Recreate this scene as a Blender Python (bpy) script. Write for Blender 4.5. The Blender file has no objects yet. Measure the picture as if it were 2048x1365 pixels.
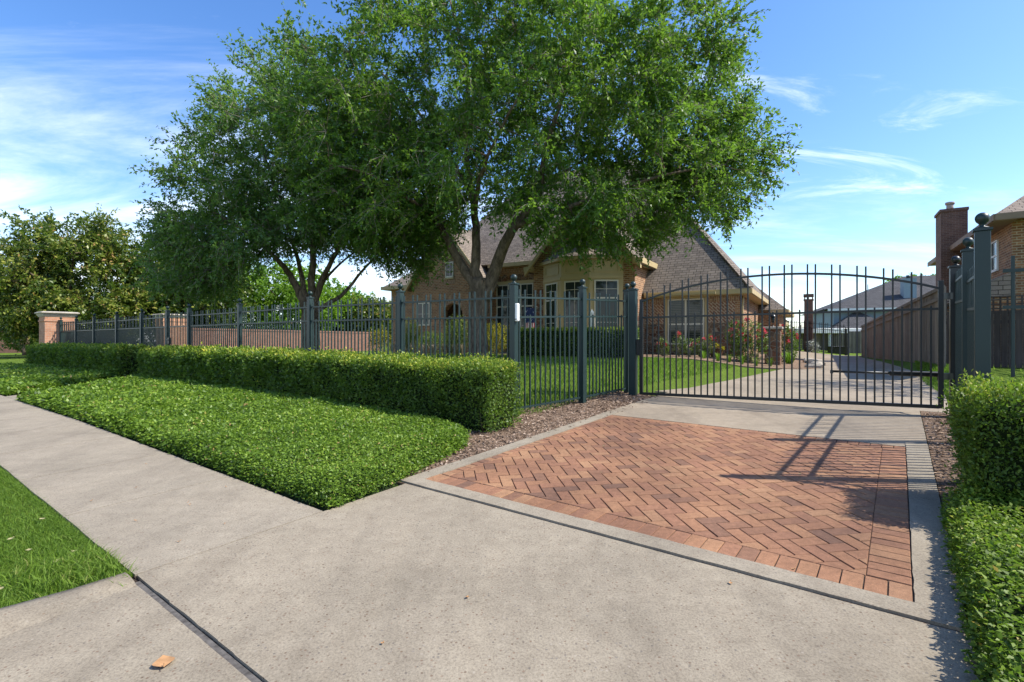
import bpy, bmesh, math, random
import numpy as np
from mathutils import Vector, Matrix
random.seed(7)
rng = np.random.default_rng(11)
R = math.radians
sc = bpy.context.scene
COL = sc.collection

# ------------------------------------------------------------ camera, sky, sun, exposure
H = 1.42                                   # camera height over the kerb
cam_d = bpy.data.cameras.new('camera'); cam = bpy.data.objects.new('camera', cam_d); COL.objects.link(cam)
cam.location = (0, 0, H); cam.rotation_euler = (R(90), 0, 0)
cam_d.sensor_width = 36; cam_d.lens = 18.0; cam_d.clip_start = .05; cam_d.clip_end = 2000
sc.camera = cam
SUN_EL = 47.5; SUN_AZ = 98.0               # azimuth clockwise from +Y
sun_d = bpy.data.lights.new('sun', 'SUN'); sun_d.energy = 3.9; sun_d.angle = R(.55); sun_d.color = (1, .955, .87)
sun = bpy.data.objects.new('sun', sun_d); COL.objects.link(sun)
sd = Vector((math.sin(R(SUN_AZ))*math.cos(R(SUN_EL)), math.cos(R(SUN_AZ))*math.cos(R(SUN_EL)), math.sin(R(SUN_EL))))
sun.rotation_euler = sd.to_track_quat('Z', 'Y').to_euler(); sun.location = sd*60
w = bpy.data.worlds.new('World'); sc.world = w; w.use_nodes = True
nt = w.node_tree; nt.nodes.clear()
def wn(t, **k):
    n = nt.nodes.new(t)
    for a, b in k.items(): setattr(n, a, b)
    return n
def wl(a, b): nt.links.new(a, b)
def wmath(op, a, b=None, c=None, clamp=False):
    n = wn('ShaderNodeMath', operation=op, use_clamp=clamp)
    for i, v in enumerate((a, b, c)):
        if v is None: continue
        if isinstance(v, (int, float)): n.inputs[i].default_value = v
        else: wl(v, n.inputs[i])
    return n.outputs[0]
sky = wn('ShaderNodeTexSky', sky_type='NISHITA', sun_disc=False, sun_elevation=R(SUN_EL), sun_rotation=R(SUN_AZ), altitude=0, air_density=1.0, dust_density=.6, ozone_density=3.0)
hsv = wn('ShaderNodeHueSaturation'); hsv.inputs['Saturation'].default_value = 1.22; hsv.inputs['Hue'].default_value = .507; hsv.inputs['Value'].default_value = .97; wl(sky.outputs[0], hsv.inputs['Color'])
tc = wn('ShaderNodeTexCoord'); sep = wn('ShaderNodeSeparateXYZ'); wl(tc.outputs['Generated'], sep.inputs[0])
zz = wmath('MAXIMUM', wmath('ADD', sep.outputs[2], .12), .05)
cx_ = wmath('DIVIDE', sep.outputs[0], zz); cy_ = wmath('DIVIDE', sep.outputs[1], zz)
cmb = wn('ShaderNodeCombineXYZ'); wl(cx_, cmb.inputs[0]); wl(cy_, cmb.inputs[1])
mp = wn('ShaderNodeMapping'); mp.inputs['Rotation'].default_value = (0, 0, R(-56)); mp.inputs['Scale'].default_value = (.5, 1.7, 1); wl(cmb.outputs[0], mp.inputs[0])
nz = wn('ShaderNodeTexNoise'); nz.inputs['Scale'].default_value = .9; nz.inputs['Detail'].default_value = 12; nz.inputs['Roughness'].default_value = .64; nz.inputs['Distortion'].default_value = .55; wl(mp.outputs[0], nz.inputs['Vector'])
# more cloud towards the left (west) and low down
bias = wmath('MULTIPLY_ADD', sep.outputs[0], -.16, .0)
low = wn('ShaderNodeMapRange'); low.inputs[1].default_value = .42; low.inputs[2].default_value = .0; low.inputs[3].default_value = -.06; low.inputs[4].default_value = .24; wl(sep.outputs[2], low.inputs[0])
den = wmath('ADD', wmath('ADD', nz.outputs[0], bias), low.outputs[0])
cr = wn('ShaderNodeMapRange', interpolation_type='SMOOTHSTEP'); cr.inputs[1].default_value = .47; cr.inputs[2].default_value = 1.0; cr.inputs[3].default_value = 0; cr.inputs[4].default_value = .93; wl(den, cr.inputs[0])
# sparse thin wisps all over
mp2 = wn('ShaderNodeMapping'); mp2.inputs['Rotation'].default_value = (0, 0, R(-70)); mp2.inputs['Scale'].default_value = (1.0, 2.6, 1); mp2.inputs['Location'].default_value = (3.1, 7.7, 0); wl(cmb.outputs[0], mp2.inputs[0])
nz2 = wn('ShaderNodeTexNoise'); nz2.inputs['Scale'].default_value = .8; nz2.inputs['Detail'].default_value = 13; nz2.inputs['Roughness'].default_value = .66; nz2.inputs['Distortion'].default_value = .9; wl(mp2.outputs[0], nz2.inputs['Vector'])
wr = wn('ShaderNodeMapRange', interpolation_type='SMOOTHSTEP'); wr.inputs[1].default_value = .56; wr.inputs[2].default_value = .78; wr.inputs[4].default_value = .55; wl(nz2.outputs[0], wr.inputs[0])
cov = wmath('MAXIMUM', cr.outputs[0], wr.outputs[0])
mix = wn('ShaderNodeMix', data_type='RGBA'); wl(cov, mix.inputs[0]); wl(hsv.outputs[0], mix.inputs[6]); mix.inputs[7].default_value = (6.0, 6.3, 6.7, 1)
bg = wn('ShaderNodeBackground'); bg.inputs[1].default_value = .148; wl(mix.outputs[2], bg.inputs[0])
wo = wn('ShaderNodeOutputWorld'); wl(bg.outputs[0], wo.inputs[0])
sc.view_settings.view_transform = 'Standard'; sc.view_settings.look = 'None'
sc.view_settings.exposure = 0.93; sc.view_settings.gamma = 1.0; sc.view_settings.use_curve_mapping = False
sc.render.engine = 'CYCLES'
sc.cycles.max_bounces = 6; sc.cycles.diffuse_bounces = 3; sc.cycles.transmission_bounces = 4; sc.cycles.transparent_max_bounces = 6

# ------------------------------------------------------------ frames and ground height
DS = np.array((.603, .798)); DT = np.array((-.798, .603))
def ST(s, t): return (.603*s-.798*t, .798*s+.603*t)       # s: up the driveway, t: leftwards along the street
def ss(a, b, x):
    t = np.clip((np.asarray(x, float)-a)/(b-a), 0, 1); return t*t*(3-2*t)
def G(X, Y):
    X = np.asarray(X, float); Y = np.asarray(Y, float)
    s = .603*X+.798*Y; t = -.798*X+.603*Y
    z = np.where(s < 8, .039*s, np.where(s < 12, .312+.039*(s-8)-.004375*(s-8)**2, .398+.004*(np.minimum(s, 60)-12)))
    z = np.where(s < -3, -.117, z)
    z = z+.013*np.clip(t, -8, 10)
    e = (X-2.31)*-.763+(Y-9.62)*.646
    z = z+.27*ss(0, 3, e)*ss(6.2, 13, s)*(1-ss(16, 24, t))
    d = (X-11)*.871-(Y-13)*.49                             # bank at the foot of the wooden fence
    z = z+.34*ss(-.75, -.1, d)*ss(10.5, 13, Y)*(1-ss(14, 32, Y))
    return z
def g(X, Y): return float(G(X, Y))
def W(x, y, Y): return Vector(((x-1024)/1024*Y, Y, H+(682-y)/1024*Y))

# ------------------------------------------------------------ object helpers
def tag(o, label=None, cat=None, group=None, kind=None):
    if label: o['label'] = label
    if cat: o['category'] = cat
    if group: o['group'] = group
    if kind: o['kind'] = kind
    return o
def empty(name, loc, label=None, cat=None, group=None, rz=0):
    o = bpy.data.objects.new(name, None); COL.objects.link(o); o.location = loc; o.rotation_euler = (0, 0, rz)
    o.empty_display_size = .2
    return tag(o, label, cat, group)
def set_uv(me):
    n = len(me.polygons); nl = len(me.loops)
    if not n: return
    nor = np.empty(n*3); me.polygons.foreach_get('normal', nor); nor = nor.reshape(-1, 3)
    tot = np.empty(n, int); me.polygons.foreach_get('loop_total', tot)
    vi = np.empty(nl, int); me.loops.foreach_get('vertex_index', vi)
    co = np.empty(len(me.vertices)*3); me.vertices.foreach_get('co', co); co = co.reshape(-1, 3)
    t = np.stack((-nor[:, 1], nor[:, 0], np.zeros(n)), 1); l = np.linalg.norm(t, axis=1)
    flat = l < .12; t[flat] = (1, 0, 0); l[flat] = 1; t /= l[:, None]
    b = np.cross(nor, t)
    pi = np.repeat(np.arange(n), tot); c = co[vi]
    uv = np.stack(((c*t[pi]).sum(1), (c*b[pi]).sum(1)), 1)
    me.uv_layers.new(name='uv').data.foreach_set('uv', uv.astype(np.float32).ravel())
class MB:
    def __init__(self): self.v = []; self.f = []; self.c = None; self.sm = []
    def add(self, vs, fs, smooth=False):
        o = len(self.v); self.v += [tuple(map(float, p)) for p in vs]; self.f += [[o+i for i in f] for f in fs]; self.sm += [smooth]*len(fs); return self
    def box(self, x0, x1, y0, y1, z0, z1):
        return self.add([(x0, y0, z0), (x1, y0, z0), (x1, y1, z0), (x0, y1, z0), (x0, y0, z1), (x1, y0, z1), (x1, y1, z1), (x0, y1, z1)],
                        [(3, 2, 1, 0), (4, 5, 6, 7), (0, 1, 5, 4), (1, 2, 6, 5), (2, 3, 7, 6), (3, 0, 4, 7)])
    def obox(self, c, ax, hx, hy, z0, z1):
        ax = Vector((ax[0], ax[1], 0)).normalized(); ay = Vector((-ax.y, ax.x, 0)); c = Vector((c[0], c[1], 0)); vs = []
        for z in (z0, z1):
            for a, b in ((-1, -1), (1, -1), (1, 1), (-1, 1)):
                p = c+ax*hx*a+ay*hy*b; vs.append((p.x, p.y, z))
        return self.add(vs, [(3, 2, 1, 0), (4, 5, 6, 7), (0, 1, 5, 4), (1, 2, 6, 5), (2, 3, 7, 6), (3, 0, 4, 7)])
    def beam(self, a, b, wd, ht):
        a = Vector(a); b = Vector(b); d = (b-a); s = Vector((-d.y, d.x, 0))
        s = s.normalized() if s.length > 1e-6 else Vector((1, 0, 0)); u = d.cross(s).normalized()
        if u.z < 0: u = -u
        s *= wd/2; u = u*(ht/2); vs = [p+i*s+j*u for p in (a, b) for i, j in ((-1, -1), (1, -1), (1, 1), (-1, 1))]
        return self.add(vs, [(0, 1, 2, 3), (7, 6, 5, 4), (0, 4, 5, 1), (1, 5, 6, 2), (2, 6, 7, 3), (3, 7, 4, 0)])
    def tube(self, pts, rad, n=8, cap=True):
        pts = [Vector(p) for p in pts]; vs = []; fs = []; prev = None
        for i, p in enumerate(pts):
            d = (pts[min(i+1, len(pts)-1)]-pts[max(i-1, 0)]).normalized()
            a = prev if prev is not None else (Vector((1, 0, 0)) if abs(d.x) < .8 else Vector((0, 1, 0)))
            a = (a-d*a.dot(d)).normalized(); b = d.cross(a); prev = a
            r = rad[i] if hasattr(rad, '__len__') else rad
            vs += [p+(a*math.cos(2*math.pi*k/n)+b*math.sin(2*math.pi*k/n))*r for k in range(n)]
        for i in range(len(pts)-1):
            fs += [(i*n+k, i*n+(k+1) % n, (i+1)*n+(k+1) % n, (i+1)*n+k) for k in range(n)]
        if cap: fs += [tuple(range(n-1, -1, -1)), tuple(range((len(pts)-1)*n, len(pts)*n))]
        return self.add(vs, fs, True)
    def lathe(self, c, prof, n=14):
        vs = []; fs = []
        for r, z in prof: vs += [(c[0]+r*math.cos(2*math.pi*k/n), c[1]+r*math.sin(2*math.pi*k/n), c[2]+z) for k in range(n)]
        for i in range(len(prof)-1): fs += [(i*n+k, i*n+(k+1) % n, (i+1)*n+(k+1) % n, (i+1)*n+k) for k in range(n)]
        fs += [tuple(range(n-1, -1, -1)), tuple(range((len(prof)-1)*n, len(prof)*n))]
        return self.add(vs, fs, True)
    def prism(self, poly, d):                        # 3-D polygon extruded along vector d
        n = len(poly); d = Vector(d); vs = [Vector(p) for p in poly]+[Vector(p)+d for p in poly]
        return self.add(vs, [tuple(range(n-1, -1, -1)), tuple(range(n, 2*n))]+[(i, (i+1) % n, n+(i+1) % n, n+i) for i in range(n)])
    def build(self, name, m, parent=None, bevel=0, local=False, fix=True):
        L = Vector((0, 0, 0)) if (parent is None or local) else world_loc(parent)
        me = bpy.data.meshes.new(name)
        me.from_pydata([(x-L.x, y-L.y, z-L.z) for x, y, z in self.v], [], self.f)
        if fix:
            bm = bmesh.new(); bm.from_mesh(me); bmesh.ops.recalc_face_normals(bm, faces=bm.faces)
            if bevel: bmesh.ops.bevel(bm, geom=list(bm.edges), offset=bevel, segments=1, affect='EDGES', clamp_overlap=True)
            bm.to_mesh(me); bm.free()
        if not bevel and any(self.sm): me.polygons.foreach_set('use_smooth', self.sm)
        me.update(); set_uv(me); me.materials.append(m)
        o = bpy.data.objects.new(name, me); COL.objects.link(o)
        if parent is not None: o.parent = parent
        return o
def world_loc(o):
    v = Vector((0, 0, 0))
    while o is not None: v = v+o.location; o = o.parent
    return v
def npmesh(name, V, F, m, parent=None, tint=None, smooth=False):
    """V (n,3), F (k,3|4) with one float per face in 'tint'."""
    if parent is not None: V = V-np.array(world_loc(parent))[None]
    me = bpy.data.meshes.new(name); k = F.shape[1]
    me.vertices.add(len(V)); me.vertices.foreach_set('co', V.astype(np.float32).ravel())
    me.loops.add(F.size); me.loops.foreach_set('vertex_index', F.astype(np.int32).ravel())
    me.polygons.add(len(F)); me.polygons.foreach_set('loop_start', np.arange(0, F.size, k, dtype=np.int32))
    me.update(calc_edges=True)
    if tint is not None:
        a = me.attributes.new('tint', 'FLOAT', 'FACE'); a.data.foreach_set('value', tint.astype(np.float32))
    if smooth: me.polygons.foreach_set('use_smooth', np.ones(len(F), bool))
    me.materials.append(m); o = bpy.data.objects.new(name, me); COL.objects.link(o)
    if parent is not None: o.parent = parent
    return o
def unit(a): return a/np.maximum(np.linalg.norm(a, axis=1, keepdims=True), 1e-9)
def leaf_arrays(P, A, N, L, Wd, fold=.18):
    """Pointed folded leaves: base P, axis A, normal N, length L, half width Wd."""
    B = unit(np.cross(N, A)); N = np.cross(A, B)
    L = L[:, None]; Wd = Wd[:, None]
    m = P+A*L*.45-N*0
    V = np.stack((P, m+B*Wd+N*Wd*fold*2, P+A*L-N*L*.12, m-B*Wd+N*Wd*fold*2), 1).reshape(-1, 3)
    F = np.arange(len(P)*4).reshape(-1, 4)
    return V, F
def sheet(name, poly, dz, m, step=.5, skirt=.08, label=None, kind='structure', jit=0):
    bm = bmesh.new(); f = bm.faces.new([bm.verts.new((x, y, 0)) for x, y in poly])
    xs = [p[0] for p in poly]; ys = [p[1] for p in poly]
    for ax, lo, hi in ((0, min(xs), max(xs)), (1, min(ys), max(ys))):
        k = math.floor(lo/step)*step+step
        while k < hi:
            co = (k, 0, 0) if ax == 0 else (0, k, 0); no = (1, 0, 0) if ax == 0 else (0, 1, 0)
            bmesh.ops.bisect_plane(bm, geom=list(bm.verts)+list(bm.edges)+list(bm.faces), plane_co=co, plane_no=no); k += step
    bmesh.ops.recalc_face_normals(bm, faces=bm.faces)
    for v in bm.verts:
        if jit and v.is_boundary: v.co.x += random.gauss(0, jit); v.co.y += random.gauss(0, jit)
        v.co.z = g(v.co.x, v.co.y)+dz
    bm.normal_update()
    if sum(f.normal.z for f in bm.faces) < 0: bmesh.ops.reverse_faces(bm, faces=bm.faces)
    if skirt:
        ed = [e for e in bm.edges if e.is_boundary]
        r = bmesh.ops.extrude_edge_only(bm, edges=ed)
        for v in r['geom']:
            if isinstance(v, bmesh.types.BMVert): v.co.z -= skirt
    me = bpy.data.meshes.new(name); bm.to_mesh(me); bm.free(); set_uv(me); me.materials.append(m)
    o = bpy.data.objects.new(name, me); COL.objects.link(o); tag(o, label, kind=kind); return o

# ------------------------------------------------------------ materials
class NM:
    def __init__(self, name):
        self.m = bpy.data.materials.new(name); self.m.use_nodes = True; self.t = self.m.node_tree; self.t.nodes.clear()
        self.out = self.n('ShaderNodeOutputMaterial'); self.b = self.n('ShaderNodeBsdfPrincipled'); self.l(self.b.outputs[0], self.out.inputs[0])
    def n(self, ty, **k):
        n = self.t.nodes.new(ty)
        for a, b in k.items(): setattr(n, a, b)
        return n
    def l(self, a, b): self.t.links.new(a, b)
    def set(self, n, **k):
        for a, v in k.items():
            i = n.inputs[a.replace('_', ' ')]
            if hasattr(v, 'is_linked') or isinstance(v, bpy.types.NodeSocket): self.l(v, i)
            else: i.default_value = (*v, 1) if isinstance(v, tuple) and len(v) == 3 and i.type == 'RGBA' else v
        return n
    def coord(self, which='Object', scale=(1, 1, 1), rot=(0, 0, 0)):
        c = self.n('ShaderNodeTexCoord'); m = self.n('ShaderNodeMapping'); m.inputs['Scale'].default_value = scale; m.inputs['Rotation'].default_value = rot
        self.l(c.outputs[which], m.inputs[0]); return m.outputs[0]
    def noise(self, v, s, d=4, r=.55, dist=0):
        n = self.n('ShaderNodeTexNoise'); n.inputs['Scale'].default_value = s; n.inputs['Detail'].default_value = d; n.inputs['Roughness'].default_value = r; n.inputs['Distortion'].default_value = dist
        self.l(v, n.inputs['Vector']); return n.outputs[0]
    def ramp(self, f, stops, interp='LINEAR'):
        n = self.n('ShaderNodeValToRGB'); e = n.color_ramp.elements; n.color_ramp.interpolation = interp
        while len(e) < len(stops): e.new(.5)
        for i, (p, c) in enumerate(stops): e[i].position = p; e[i].color = (*c, 1) if len(c) == 3 else c
        self.l(f, n.inputs[0]); return n.outputs[0]
    def mix(self, f, a, b, mode='MIX'):
        n = self.n('ShaderNodeMix', data_type='RGBA', blend_type=mode)
        for i, v in ((0, f), (6, a), (7, b)):
            if isinstance(v, bpy.types.NodeSocket): self.l(v, n.inputs[i])
            else: n.inputs[i].default_value = v if i == 0 else (*v, 1)
        return n.outputs[2]
    def bump(self, h, s=.5, d=.01):
        n = self.n('ShaderNodeBump'); n.inputs['Strength'].default_value = s; n.inputs['Distance'].default_value = d; self.l(h, n.inputs['Height']); self.l(n.outputs[0], self.b.inputs['Normal'])
def plain(name, c, rough=.6, spec=.5, var=.12, scale=6, metal=0):
    q = NM(name); v = q.coord(); f = q.noise(v, scale, 5)
    col = q.ramp(f, [(.25, tuple(x*(1-var) for x in c)), (.75, tuple(min(1, x*(1+var)) for x in c))])
    q.set(q.b, Base_Color=col, Roughness=rough, Specular_IOR_Level=spec, Metallic=metal); return q.m
def leafmat(name, stops, rough=.42, trans=.35, spec=.5, tcol=None):
    q = NM(name); a = q.n('ShaderNodeAttribute', attribute_name='tint')
    col = q.ramp(a.outputs['Fac'], stops)
    q.set(q.b, Base_Color=col, Roughness=rough, Specular_IOR_Level=spec)
    tr = q.n('ShaderNodeBsdfTranslucent'); h = q.mix(.75, col, tcol or (.24, .44, .035), 'MIX'); 
    hm = q.mix(1.0, h, (1, 1, 1), 'MULTIPLY'); q.l(hm, tr.inputs[0])
    ms = q.n('ShaderNodeMixShader'); ms.inputs[0].default_value = trans; q.l(q.b.outputs[0], ms.inputs[1]); q.l(tr.outputs[0], ms.inputs[2]); q.l(ms.outputs[0], q.out.inputs[0]); return q.m
def brickmat(name, c1, c2, mortar, bw=.205, rh=.076, ms=.006, rot=0, coord='UV', rough=.85):
    q = NM(name); v = q.coord(coord, rot=(0, 0, rot)); b = q.n('ShaderNodeTexBrick'); b.offset = .5; b.squash = 1
    q.l(v, b.inputs[0]); q.set(b, Scale=1.0, Mortar_Size=ms, Mortar_Smooth=.15, Bias=0.0, Brick_Width=bw, Row_Height=rh, Color1=c1, Color2=c2, Mortar=mortar)
    n1 = q.noise(v, 3.1, 5, .6); n2 = q.noise(v, 60, 3, .6)
    c = q.mix(.55, b.outputs[0], q.ramp(n1, [(.3, (.62, .6, .6)), (.7, (1.25, 1.2, 1.15))]), 'MULTIPLY')
    c = q.mix(.4, c, q.ramp(n2, [(.3, (.7, .7, .7)), (.7, (1.2, 1.2, 1.2))]), 'MULTIPLY')
    q.set(q.b, Base_Color=c, Roughness=rough, Specular_IOR_Level=.25)
    h = q.n('ShaderNodeMath', operation='SUBTRACT'); q.l(n2, h.inputs[0]); q.l(b.outputs['Fac'], h.inputs[1]); q.bump(h.outputs[0], .6, .008); return q.m
def stonemat(name, scale=3.2):
    q = NM(name); v = q.coord('UV', scale=(1, 1.7, 1)); vo = q.n('ShaderNodeTexVoronoi', feature='DISTANCE_TO_EDGE'); vo.inputs['Scale'].default_value = scale; q.l(v, vo.inputs['Vector'])
    vc = q.n('ShaderNodeTexVoronoi'); vc.inputs['Scale'].default_value = scale; q.l(v, vc.inputs['Vector'])
    sx = q.n('ShaderNodeSeparateColor'); q.l(vc.outputs['Color'], sx.inputs[0])
    col = q.ramp(sx.outputs[0], [(0, (.11, .055, .035)), (.3, (.20, .09, .05)), (.55, (.13, .09, .065)), (.8, (.25, .15, .085)), (1, (.10, .085, .075))])
    n2 = q.noise(v, 18, 6, .65); col = q.mix(.6, col, q.ramp(n2, [(.3, (.55, .55, .55)), (.7, (1.35, 1.3, 1.25))]), 'MULTIPLY')
    f = q.ramp(vo.outputs[0], [(.02, (1, 1, 1)), (.05, (0, 0, 0))]); q.set(q.b, Base_Color=q.mix(f, col, (.30, .25, .19)), Roughness=.9, Specular_IOR_Level=.2)
    q.bump(q.ramp(vo.outputs[0], [(0, (0, 0, 0)), (.12, (1, 1, 1))]), .7, .03); return q.m
def shinglemat(name, c1, c2, dark):
    q = NM(name); v = q.coord('UV'); b = q.n('ShaderNodeTexBrick'); b.offset = .37; q.l(v, b.inputs[0])
    q.set(b, Scale=1.0, Mortar_Size=.012, Mortar_Smooth=.3, Bias=-.1, Brick_Width=.31, Row_Height=.15, Color1=c1, Color2=c2, Mortar=dark)
    n1 = q.noise(v, 1.2, 4); n2 = q.noise(v, 45, 3)
    c = q.mix(.7, b.outputs[0], q.ramp(n1, [(.3, (.75, .75, .75)), (.7, (1.2, 1.18, 1.15))]), 'MULTIPLY'); c = q.mix(.6, c, q.ramp(n2, [(.3, (.6, .6, .6)), (.7, (1.3, 1.3, 1.3))]), 'MULTIPLY')
    q.set(q.b, Base_Color=c, Roughness=.95, Specular_IOR_Level=.15)
    h = q.n('ShaderNodeMath', operation='SUBTRACT'); q.l(n2, h.inputs[0]); q.l(b.outputs['Fac'], h.inputs[1]); q.bump(h.outputs[0], .6, .015); return q.m
def concretemat(name, c, stain=.3, agg=1.0):
    q = NM(name); v = q.coord('Object'); n1 = q.noise(v, .8, 7, .62); n2 = q.noise(v, 9, 5, .6); n3 = q.noise(v, 95, 3, .7)
    k = lambda a: tuple(x*a for x in c)
    col = q.ramp(n1, [(.3, k(1-stain)), (.55, c), (.75, k(1.1))]); col = q.mix(.7, col, q.ramp(n2, [(.3, (.82, .80, .79)), (.65, (1.06, 1.06, 1.06))]), 'MULTIPLY')
    col = q.mix(.85, col, q.ramp(n3, [(.3, (.62, .60, .58)), (.5, (1, 1, 1)), (.72, (1.25, 1.24, 1.22))]), 'MULTIPLY')
    vo = q.n('ShaderNodeTexVoronoi'); vo.inputs['Scale'].default_value = 52; q.l(v, vo.inputs['Vector']); sx = q.n('ShaderNodeSeparateColor'); q.l(vo.outputs['Color'], sx.inputs[0])
    sp = q.n('ShaderNodeMath', operation='MULTIPLY'); q.l(q.ramp(vo.outputs['Distance'], [(.22, (1, 1, 1)), (.36, (0, 0, 0))]), sp.inputs[0]); q.l(q.ramp(sx.outputs[1], [(.66, (0, 0, 0)), (.72, (1, 1, 1))]), sp.inputs[1])
    sp2 = q.n('ShaderNodeMath', operation='MULTIPLY'); q.l(sp.outputs[0], sp2.inputs[0]); sp2.inputs[1].default_value = .75*agg
    col = q.mix(sp2.outputs[0], col, q.ramp(sx.outputs[0], [(.0, (.09, .055, .035)), (.4, (.20, .13, .085)), (.7, (.10, .09, .08)), (.95, (.34, .29, .23))]))
    v5 = q.coord('Object', scale=(1.9, .22, 1), rot=(0, 0, R(37))); n5 = q.noise(v5, 1.6, 7, .6, .3); col = q.mix(.5, col, q.ramp(n5, [(.32, (.74, .73, .73)), (.5, (1, 1, 1)), (.7, (1.1, 1.09, 1.07))]), 'MULTIPLY')
    v6 = q.coord('Object', scale=(.22, 1.9, 1), rot=(0, 0, R(37))); n6 = q.noise(v6, 2.1, 7, .6, .3); col = q.mix(.5, col, q.ramp(n6, [(.3, (.78, .77, .76)), (.45, (1, 1, 1))]), 'MULTIPLY')
    n4 = q.noise(v, 2.3, 8, .7, .4); col = q.mix(q.ramp(n4, [(.62, (0, 0, 0)), (.80, (.45, .45, .45))]), col, k(.58))
    q.set(q.b, Base_Color=col, Roughness=.88, Specular_IOR_Level=.25)
    h = q.n('ShaderNodeMath', operation='ADD'); q.l(n3, h.inputs[0]); q.l(n2, h.inputs[1]); q.bump(h.outputs[0], .35, .006); return q.m
def barkmat(name, c1, c2):
    q = NM(name); v = q.coord('Object', scale=(1, 1, .3)); n1 = q.noise(v, 11, 9, .7, .6); n2 = q.noise(v, 2, 4)
    col = q.mix(.6, q.ramp(n1, [(.32, c1), (.62, c2)]), q.ramp(n2, [(.3, (.65, .65, .65)), (.7, (1.3, 1.27, 1.2))]), 'MULTIPLY')
    q.set(q.b, Base_Color=col, Roughness=.95, Specular_IOR_Level=.1); q.bump(n1, 1.0, .07); return q.m
def boardmat(name, c1, c2):
    q = NM(name); v = q.coord('UV', scale=(1, .06, 1)); g_ = q.n('ShaderNodeNewGeometry')
    n1 = q.noise(v, 22, 6, .65, .3); v2 = q.coord('Object'); n2 = q.noise(v2, 1.1, 4)
    col = q.mix(.8, q.ramp(n1, [(.3, c1), (.7, c2)]), q.ramp(g_.outputs['Random Per Island'], [(0, (.50, .49, .48)), (.5, (.95, .92, .9)), (1, (1.4, 1.36, 1.3))]), 'MULTIPLY')
    col = q.mix(.6, col, q.ramp(n2, [(.3, (.7, .7, .7)), (.7, (1.2, 1.2, 1.2))]), 'MULTIPLY')
    q.set(q.b, Base_Color=col, Roughness=.9, Specular_IOR_Level=.15); q.bump(n1, .3, .004); return q.m
def glassmat():
    q = NM('window_glass'); v = q.coord(); f = q.noise(v, .7, 2)
    q.set(q.b, Base_Color=q.ramp(f, [(.3, (.012, .016, .016)), (.7, (.03, .04, .038))]), Roughness=.04, Specular_IOR_Level=.35)
    n = q.n('ShaderNodeBump'); n.inputs['Strength'].default_value = .06; n.inputs['Distance'].default_value = .05; q.l(f, n.inputs['Height']); q.l(n.outputs[0], q.b.inputs['Normal']); return q.m
def groundmat():
    q = NM('lawn_ground'); v = q.coord(); n1 = q.noise(v, .35, 5, .6); n2 = q.noise(v, 7, 6, .7); n3 = q.noise(v, 48, 4, .75)
    c = q.ramp(n1, [(.3, (.085, .145, .02)), (.7, (.13, .195, .03))]); c = q.mix(.8, c, q.ramp(n2, [(.3, (.6, .62, .55)), (.7, (1.35, 1.3, 1.2))]), 'MULTIPLY'); c = q.mix(.9, c, q.ramp(n3, [(.3, (.35, .38, .3)), (.7, (1.5, 1.45, 1.3))]), 'MULTIPLY')
    q.set(q.b, Base_Color=c, Roughness=1, Specular_IOR_Level=.1); q.bump(n3, .9, .03); return q.m
def mulchmat():
    q = NM('mulch'); v = q.coord(); n1 = q.noise(v, 2, 5); n2 = q.noise(v, 55, 6, .75, .6); vo = q.n('ShaderNodeTexVoronoi'); vo.inputs['Scale'].default_value = 34; q.l(v, vo.inputs['Vector'])
    c = q.ramp(n2, [(.3, (.09, .06, .04)), (.5, (.24, .165, .115)), (.7, (.38, .285, .21))]); c = q.mix(.5, c, q.ramp(n1, [(.3, (.7, .68, .66)), (.7, (1.25, 1.2, 1.15))]), 'MULTIPLY')
    q.set(q.b, Base_Color=c, Roughness=1, Specular_IOR_Level=.1); q.bump(n2, 1.0, .03); return q.m
def tintmat(name, stops, rough=.85, bumpscale=90):
    q = NM(name); a = q.n('ShaderNodeAttribute', attribute_name='tint'); v = q.coord(); n1 = q.noise(v, 26, 6, .65); n2 = q.noise(v, bumpscale*1.6, 3, .7); n0 = q.noise(v, 1.1, 5)
    c = q.mix(.75, q.ramp(a.outputs['Fac'], stops), q.ramp(n1, [(.3, (.72, .70, .70)), (.7, (1.22, 1.2, 1.2))]), 'MULTIPLY'); c = q.mix(.6, c, q.ramp(n2, [(.3, (.6, .6, .6)), (.7, (1.3, 1.3, 1.3))]), 'MULTIPLY')
    c = q.mix(.8, c, q.ramp(n0, [(.35, (.68, .67, .68)), (.65, (1.18, 1.17, 1.14))]), 'MULTIPLY')
    q.set(q.b, Base_Color=c, Roughness=rough, Specular_IOR_Level=.25); q.bump(n2, .5, .004); return q.m

M = {}
M['lawn'] = groundmat(); M['mulch'] = mulchmat()
M['concrete'] = concretemat('concrete', (.292, .247, .182), .26); M['concrete_walk'] = concretemat('sidewalk_concrete', (.30, .256, .192), .22, .8)
M['concrete_band'] = concretemat('kerb_concrete', (.288, .245, .183), .34, .7); M['concrete_back'] = concretemat('driveway_concrete', (.305, .25, .182), .25, .6)
M['filler'] = plain('joint_filler', (.05, .038, .03), .95, .1, .4, 30)
M['grey_filler'] = plain('expansion_strip', (.11, .10, .09), .9, .1, .5, 30)
M['paver'] = tintmat('clay_paver', [(0, (.165, .092, .062)), (.12, (.215, .112, .068)), (.35, (.255, .128, .076)), (.65, (.285, .148, .081)), (.88, (.315, .176, .097)), (1, (.225, .12, .072))])
M['sand'] = plain('joint_sand', (.12, .085, .06), 1, .1, .35, 40)
M['iron'] = plain('green_iron_paint', (.011, .029, .027), .45, .5, .15, 3); M['iron_dark'] = plain('dark_iron_paint', (.011, .014, .014), .4, .5, .2, 3)
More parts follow.
